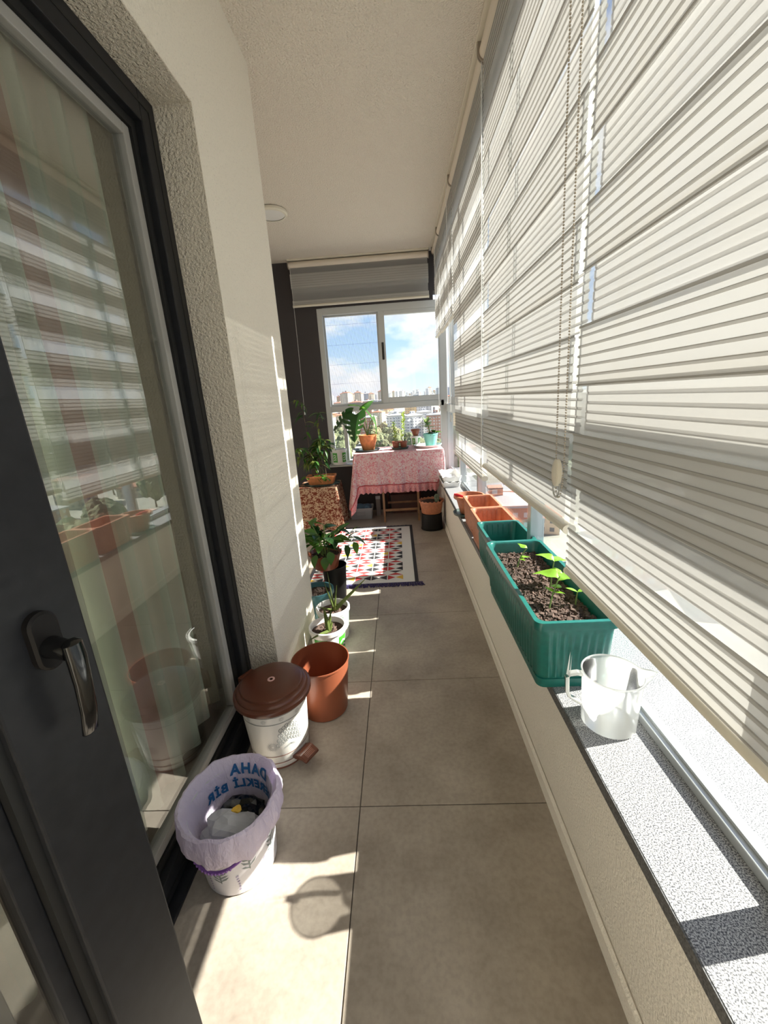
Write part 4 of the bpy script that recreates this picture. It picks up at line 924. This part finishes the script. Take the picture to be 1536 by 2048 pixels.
for k in range(13):
    az = rd.uniform(0, 2*PI); rr = rd.uniform(.06, .22); hh = rd.uniform(.14, .72) if k < 9 else rd.uniform(.2, .4); bx0 = rd.uniform(-.09, .07); ex, ey = bx0+rr*math.cos(az)*.9, rr*.6*math.sin(az)
    if k == 0: bx0, ex, ey, hh = -.09, -.16, -.03, .84
    if k == 1: bx0, ex, ey, hh = .05, .11, -.03, .36
    if k == 2: bx0, ex, ey, hh = .0, .03, -.04, .42
    pts = bez((bx0, 0, .06), (bx0, ey*.2, .06+hh), (ex, ey, .06+hh*.93), 9); stemtube(tr2, pts, [.0035-.0003*i for i in range(9)], 'bark')
    for j in range(16):
        f_ = .30+.70*j/15; i0 = min(7, int(f_*8)); u = f_*8-i0; p = Vector(pts[i0])*(1-u)+Vector(pts[i0+1])*u
        place_leaf(rd.choice(nl), tr2, tuple(p), rd.uniform(0, 2*PI), rd.uniform(-.5, .5), rd.uniform(-.4, .4), rd.uniform(.7, 1.15))
for j in range(14): place_leaf(lf2, tr2, (rd.uniform(-.14, .08), rd.uniform(-.06, -.02), .08), rd.uniform(-2.6, -.5), rd.uniform(-.5, .6), 0, rd.uniform(.8, 1.2))
# ------------------------------------------------------------------ things stored under the table
cr_ = root('storage_crate', (-.455, 4.375, 0), 'grey plastic crate on the floor under the table', 'crate')
b = B(); R = []
for k, z in ((.90, 0), (.91, .004), (.97, .104), (1.03, .106), (1.03, .124), (1.0, .124), (.90, .008)): R.append([(x, y, z) for x, y in rrect(.128*k, .10*k, .015, 1, 0, 5)])
b.rings(R); mk('body', b, 'crate', cr_, smooth=True)
q = B(); q.box((-.05, -.103, .035), (.05, -.096, .042)); q.box((-.05, -.103, .035), (-.044, -.096, .085)); q.box((.044, -.103, .035), (.05, -.096, .085)); q.box((-.05, -.103, .080), (.05, -.096, .086)); mk('label_frame', q, 'crate', cr_)
crumple('folded_bag', 'dark blue plastic bag lying in the grey crate', 'blue', (-.43, 4.37, .105), (.095, .07, .055), 9, n=3, cat='bag')
bk = root('carton', (-.268, 4.45, 0), 'narrow grey carton standing between the crate and the table leg', 'box'); MT['carton'] = P('grey_carton', (.17, .15, .14), .8)
mk('body', bx((-.024, -.055, 0), (.024, .055, .225)), 'carton', bk, bevel=.002); mk('flap', B().box((-.025, -.056, .19), (.025, -.054, .227)), 'crate', bk)
bn = root('wooden_chest', (.022, 4.52, 0), 'dark red-brown wooden chest against the wall under the table', 'chest')
mk('body', bx((-.145, -.075, .02), (.145, .075, .20)), 'dwood', bn, bevel=.004); mk('lid', bx((-.15, -.082, .20), (.15, .08, .218)), 'dwood', bn, bevel=.003); mk('plinth', bx((-.14, -.07, 0), (.14, .07, .02)), 'dwood', bn)
bb = root('black_bucket', (.283, 3.845, 0), 'upturned black bucket carrying the scalloped cactus pot', 'bucket')
pot(bb, [(.104, 0), (.108, .003), (.108, .014), (.104, .016), (.098, .160), (.094, .163), (.001, .163)], 'blackm', 48)
cp = root('cactus_pot', (.283, 3.845, .1635), 'scalloped terracotta pot with a small cactus, under the table end', 'plant')
pot(cp, [(.092, 0), (.096, .004), (.112, .105), (.119, .110), (.121, .134), (.114, .134), (.094, .012), (.001, .012)], 'terra', 80, fn=scal(-.012, 18, .13)); disc_soil(cp, .108, .108)
q = B()
q.lathe([(.016, .10), (.022, .12), (.023, .165), (.014, .182), (.001, .186)], 40, (.052, -.02), fn=lambda r, z, a: (r*(1+.10*math.cos(10*a)), z)); mk('cactus', q, 'cactus', cp, smooth=True)

# ------------------------------------------------------------------ the city outside and far below
GZ = -48.0
MT['ground'] = P('city_ground', (.30, .29, .24), .9, noise=(.02, .5, 8)); MT['road'] = P('asphalt', (.16, .16, .17), .9)
struct('ground', bx((-1500, 30, GZ-2), (3000, 5200, GZ)), 'ground')
FC = {'cream': ((.62, .55, .42), (.20, .20, .21)), 'terracotta': ((.52, .27, .19), (.62, .58, .52)), 'white': ((.70, .68, .66), (.26, .27, .30)), 'grey': ((.40, .43, .46), (.16, .18, .22)), 'ochre': ((.60, .44, .24), (.24, .21, .19))}
bmesh_cache = {}
for k_, (wc, gc) in FC.items():
    MT['fac_'+k_] = facade('facade_'+k_, wc, gc); MT['roof_'+k_] = P('roof_'+k_, (.36, .16, .10) if k_ in ('cream', 'ochre') else (.40, .39, .38), .9)
    for v, (w, d, h) in enumerate(((17, 15, 30), (22, 16, 46), (14, 14, 66), (28, 15, 20))):
        b = B(); b.box((-w/2, -d/2, 0), (w/2, d/2, h)); b.slot = 0; b.box((-w*.18, -d/2-1.4, 3), (w*.18, -d/2, h-2)); b.slot = 1
        b.rings([[(sx*(w/2+.5), sy*(d/2+.5), h) for sx, sy in ((-1, -1), (1, -1), (1, 1), (-1, 1))], [(sx*(w/2+.5), sy*(d/2+.5), h+.8) for sx, sy in ((-1, -1), (1, -1), (1, 1), (-1, 1))], [(sx*w*.2, sy*d*.15, h+2.6) for sx, sy in ((-1, -1), (1, -1), (1, 1), (-1, 1))]])
        b.slot = 0; b.box((-2.2, -2.2, h+1), (2.2, 2.2, h+5)); bmesh_cache[(k_, v)] = mesh(b, 'apartment_block', ['fac_'+k_, 'roof_'+k_])
rd = random.Random(77); taken = []
HT = (30, 46, 66, 20); NAME = {'cream': 'cream', 'terracotta': 'terracotta red', 'white': 'white', 'grey': 'grey', 'ochre': 'ochre'}
def building(th, dist, v, kind, zoff=0, rz=None):
    x, y = dist*math.sin(A0(th)), dist*math.cos(A0(th))
    for (a, c) in taken:
        if (a-x)**2+(c-y)**2 < 26**2: return
    taken.append((x, y)); zone = 'far out on the skyline' if dist > 880 else 'below the windows in the middle distance'
    o = ob('apartment_block', bmesh_cache[(kind, v)], None, (x, y, GZ+zoff), (0, 0, rd.uniform(-.5, .5) if rz is None else rz))
    tag(o, '%s apartment block %s' % (NAME[kind], zone), 'building', '%s blocks %s' % (NAME[kind], 'on the skyline' if dist > 880 else 'in the middle distance'))
for th, dist, v, kind in ((-6.0, 560, 0, 'white'), (-4.1, 470, 0, 'terracotta'), (-.2, 470, 0, 'white'), (.75, 455, 0, 'terracotta'), (2.05, 440, 0, 'white'), (5.3, 430, 0, 'terracotta'), (6.4, 470, 0, 'terracotta'), (-7.9, 600, 0, 'cream'), (3.6, 520, 0, 'white'), (-2.6, 640, 0, 'cream')): building(th, dist, v, kind)
kinds = list(FC)
for k in range(60): building(rd.uniform(-11, 9), rd.uniform(560, 860), rd.choice((0, 0, 3, 3, 1)), rd.choice(kinds))
for k in range(80):
    th = rd.uniform(-11, -1.2); building(th, rd.uniform(900, 1500), rd.choice((2, 2, 1)), rd.choice(('cream', 'terracotta', 'ochre', 'cream', 'grey')))
for k in range(90):
    building(rd.uniform(-3, 9), rd.uniform(1900, 3400), rd.choice((1, 2, 2)), rd.choice(('white', 'grey', 'white', 'cream')), zoff=rd.uniform(4, 22))
for k in range(40): building(rd.uniform(12, 66), rd.uniform(110, 420), rd.choice((0, 3, 3, 0)), rd.choice(('cream', 'terracotta', 'white', 'terracotta')), zoff=-14)
# trees between the blocks
def crown(seed, mat):
    bm = bmesh.new(); bmesh.ops.create_icosphere(bm, subdivisions=4, radius=1); r2 = random.Random(seed); cs = [Vector((r2.uniform(-1, 1), r2.uniform(-1, 1), r2.uniform(-.5, 1))).normalized() for _ in range(40)]
    for v in bm.verts:
        d = max(c.dot(v.co) for c in cs); v.co *= .62+.45*d**6+r2.uniform(-.05, .05); v.co.z *= 1.15
    me = bpy.data.meshes.new('crown'); bm.to_mesh(me); bm.free(); me.materials.append(MT[mat]); return me
MT['tree'] = P('tree_foliage', (.115, .13, .06), .9, noise=(2.5, .6)); MT['tree2'] = P('tree_foliage_dry', (.17, .165, .08), .9, noise=(2.5, .6))
crs = [crown(1, 'tree'), crown(2, 'tree2'), crown(3, 'tree')]; q = B(); q.tube([(0, 0, 0), (.2, .1, 4), (.1, 0, 8)], [.5, .4, .25], 7); trunk = mesh(q, 'trunk', 'bark')
treepos = []
for k in range(260):
    if k < 80: th, dist = rd.uniform(-9.8, -5.4), rd.uniform(330, 520)
    elif k < 180: th, dist = rd.uniform(-3.4, 1.6), rd.uniform(330, 560)
    else: th, dist = rd.uniform(-10, 50), rd.uniform(130, 420)
    x, y = dist*math.sin(A0(th)), dist*math.cos(A0(th))
    if any((a-x)**2+(c-y)**2 < 19**2 for a, c in taken) or any((a-x)**2+(c-y)**2 < 18.5**2 for a, c in treepos): continue
    treepos.append((x, y))
    t = root('city_tree', (x, y, GZ), 'green tree between the apartment blocks far below the windows', 'tree', rz=rd.uniform(0, 6), group='trees far below the windows')
    s_ = rd.uniform(5, 8.5); ob('crown', rd.choice(crs), t, (0, 0, 5+s_), sc=(s_, s_, s_)); ob('trunk', trunk, t)
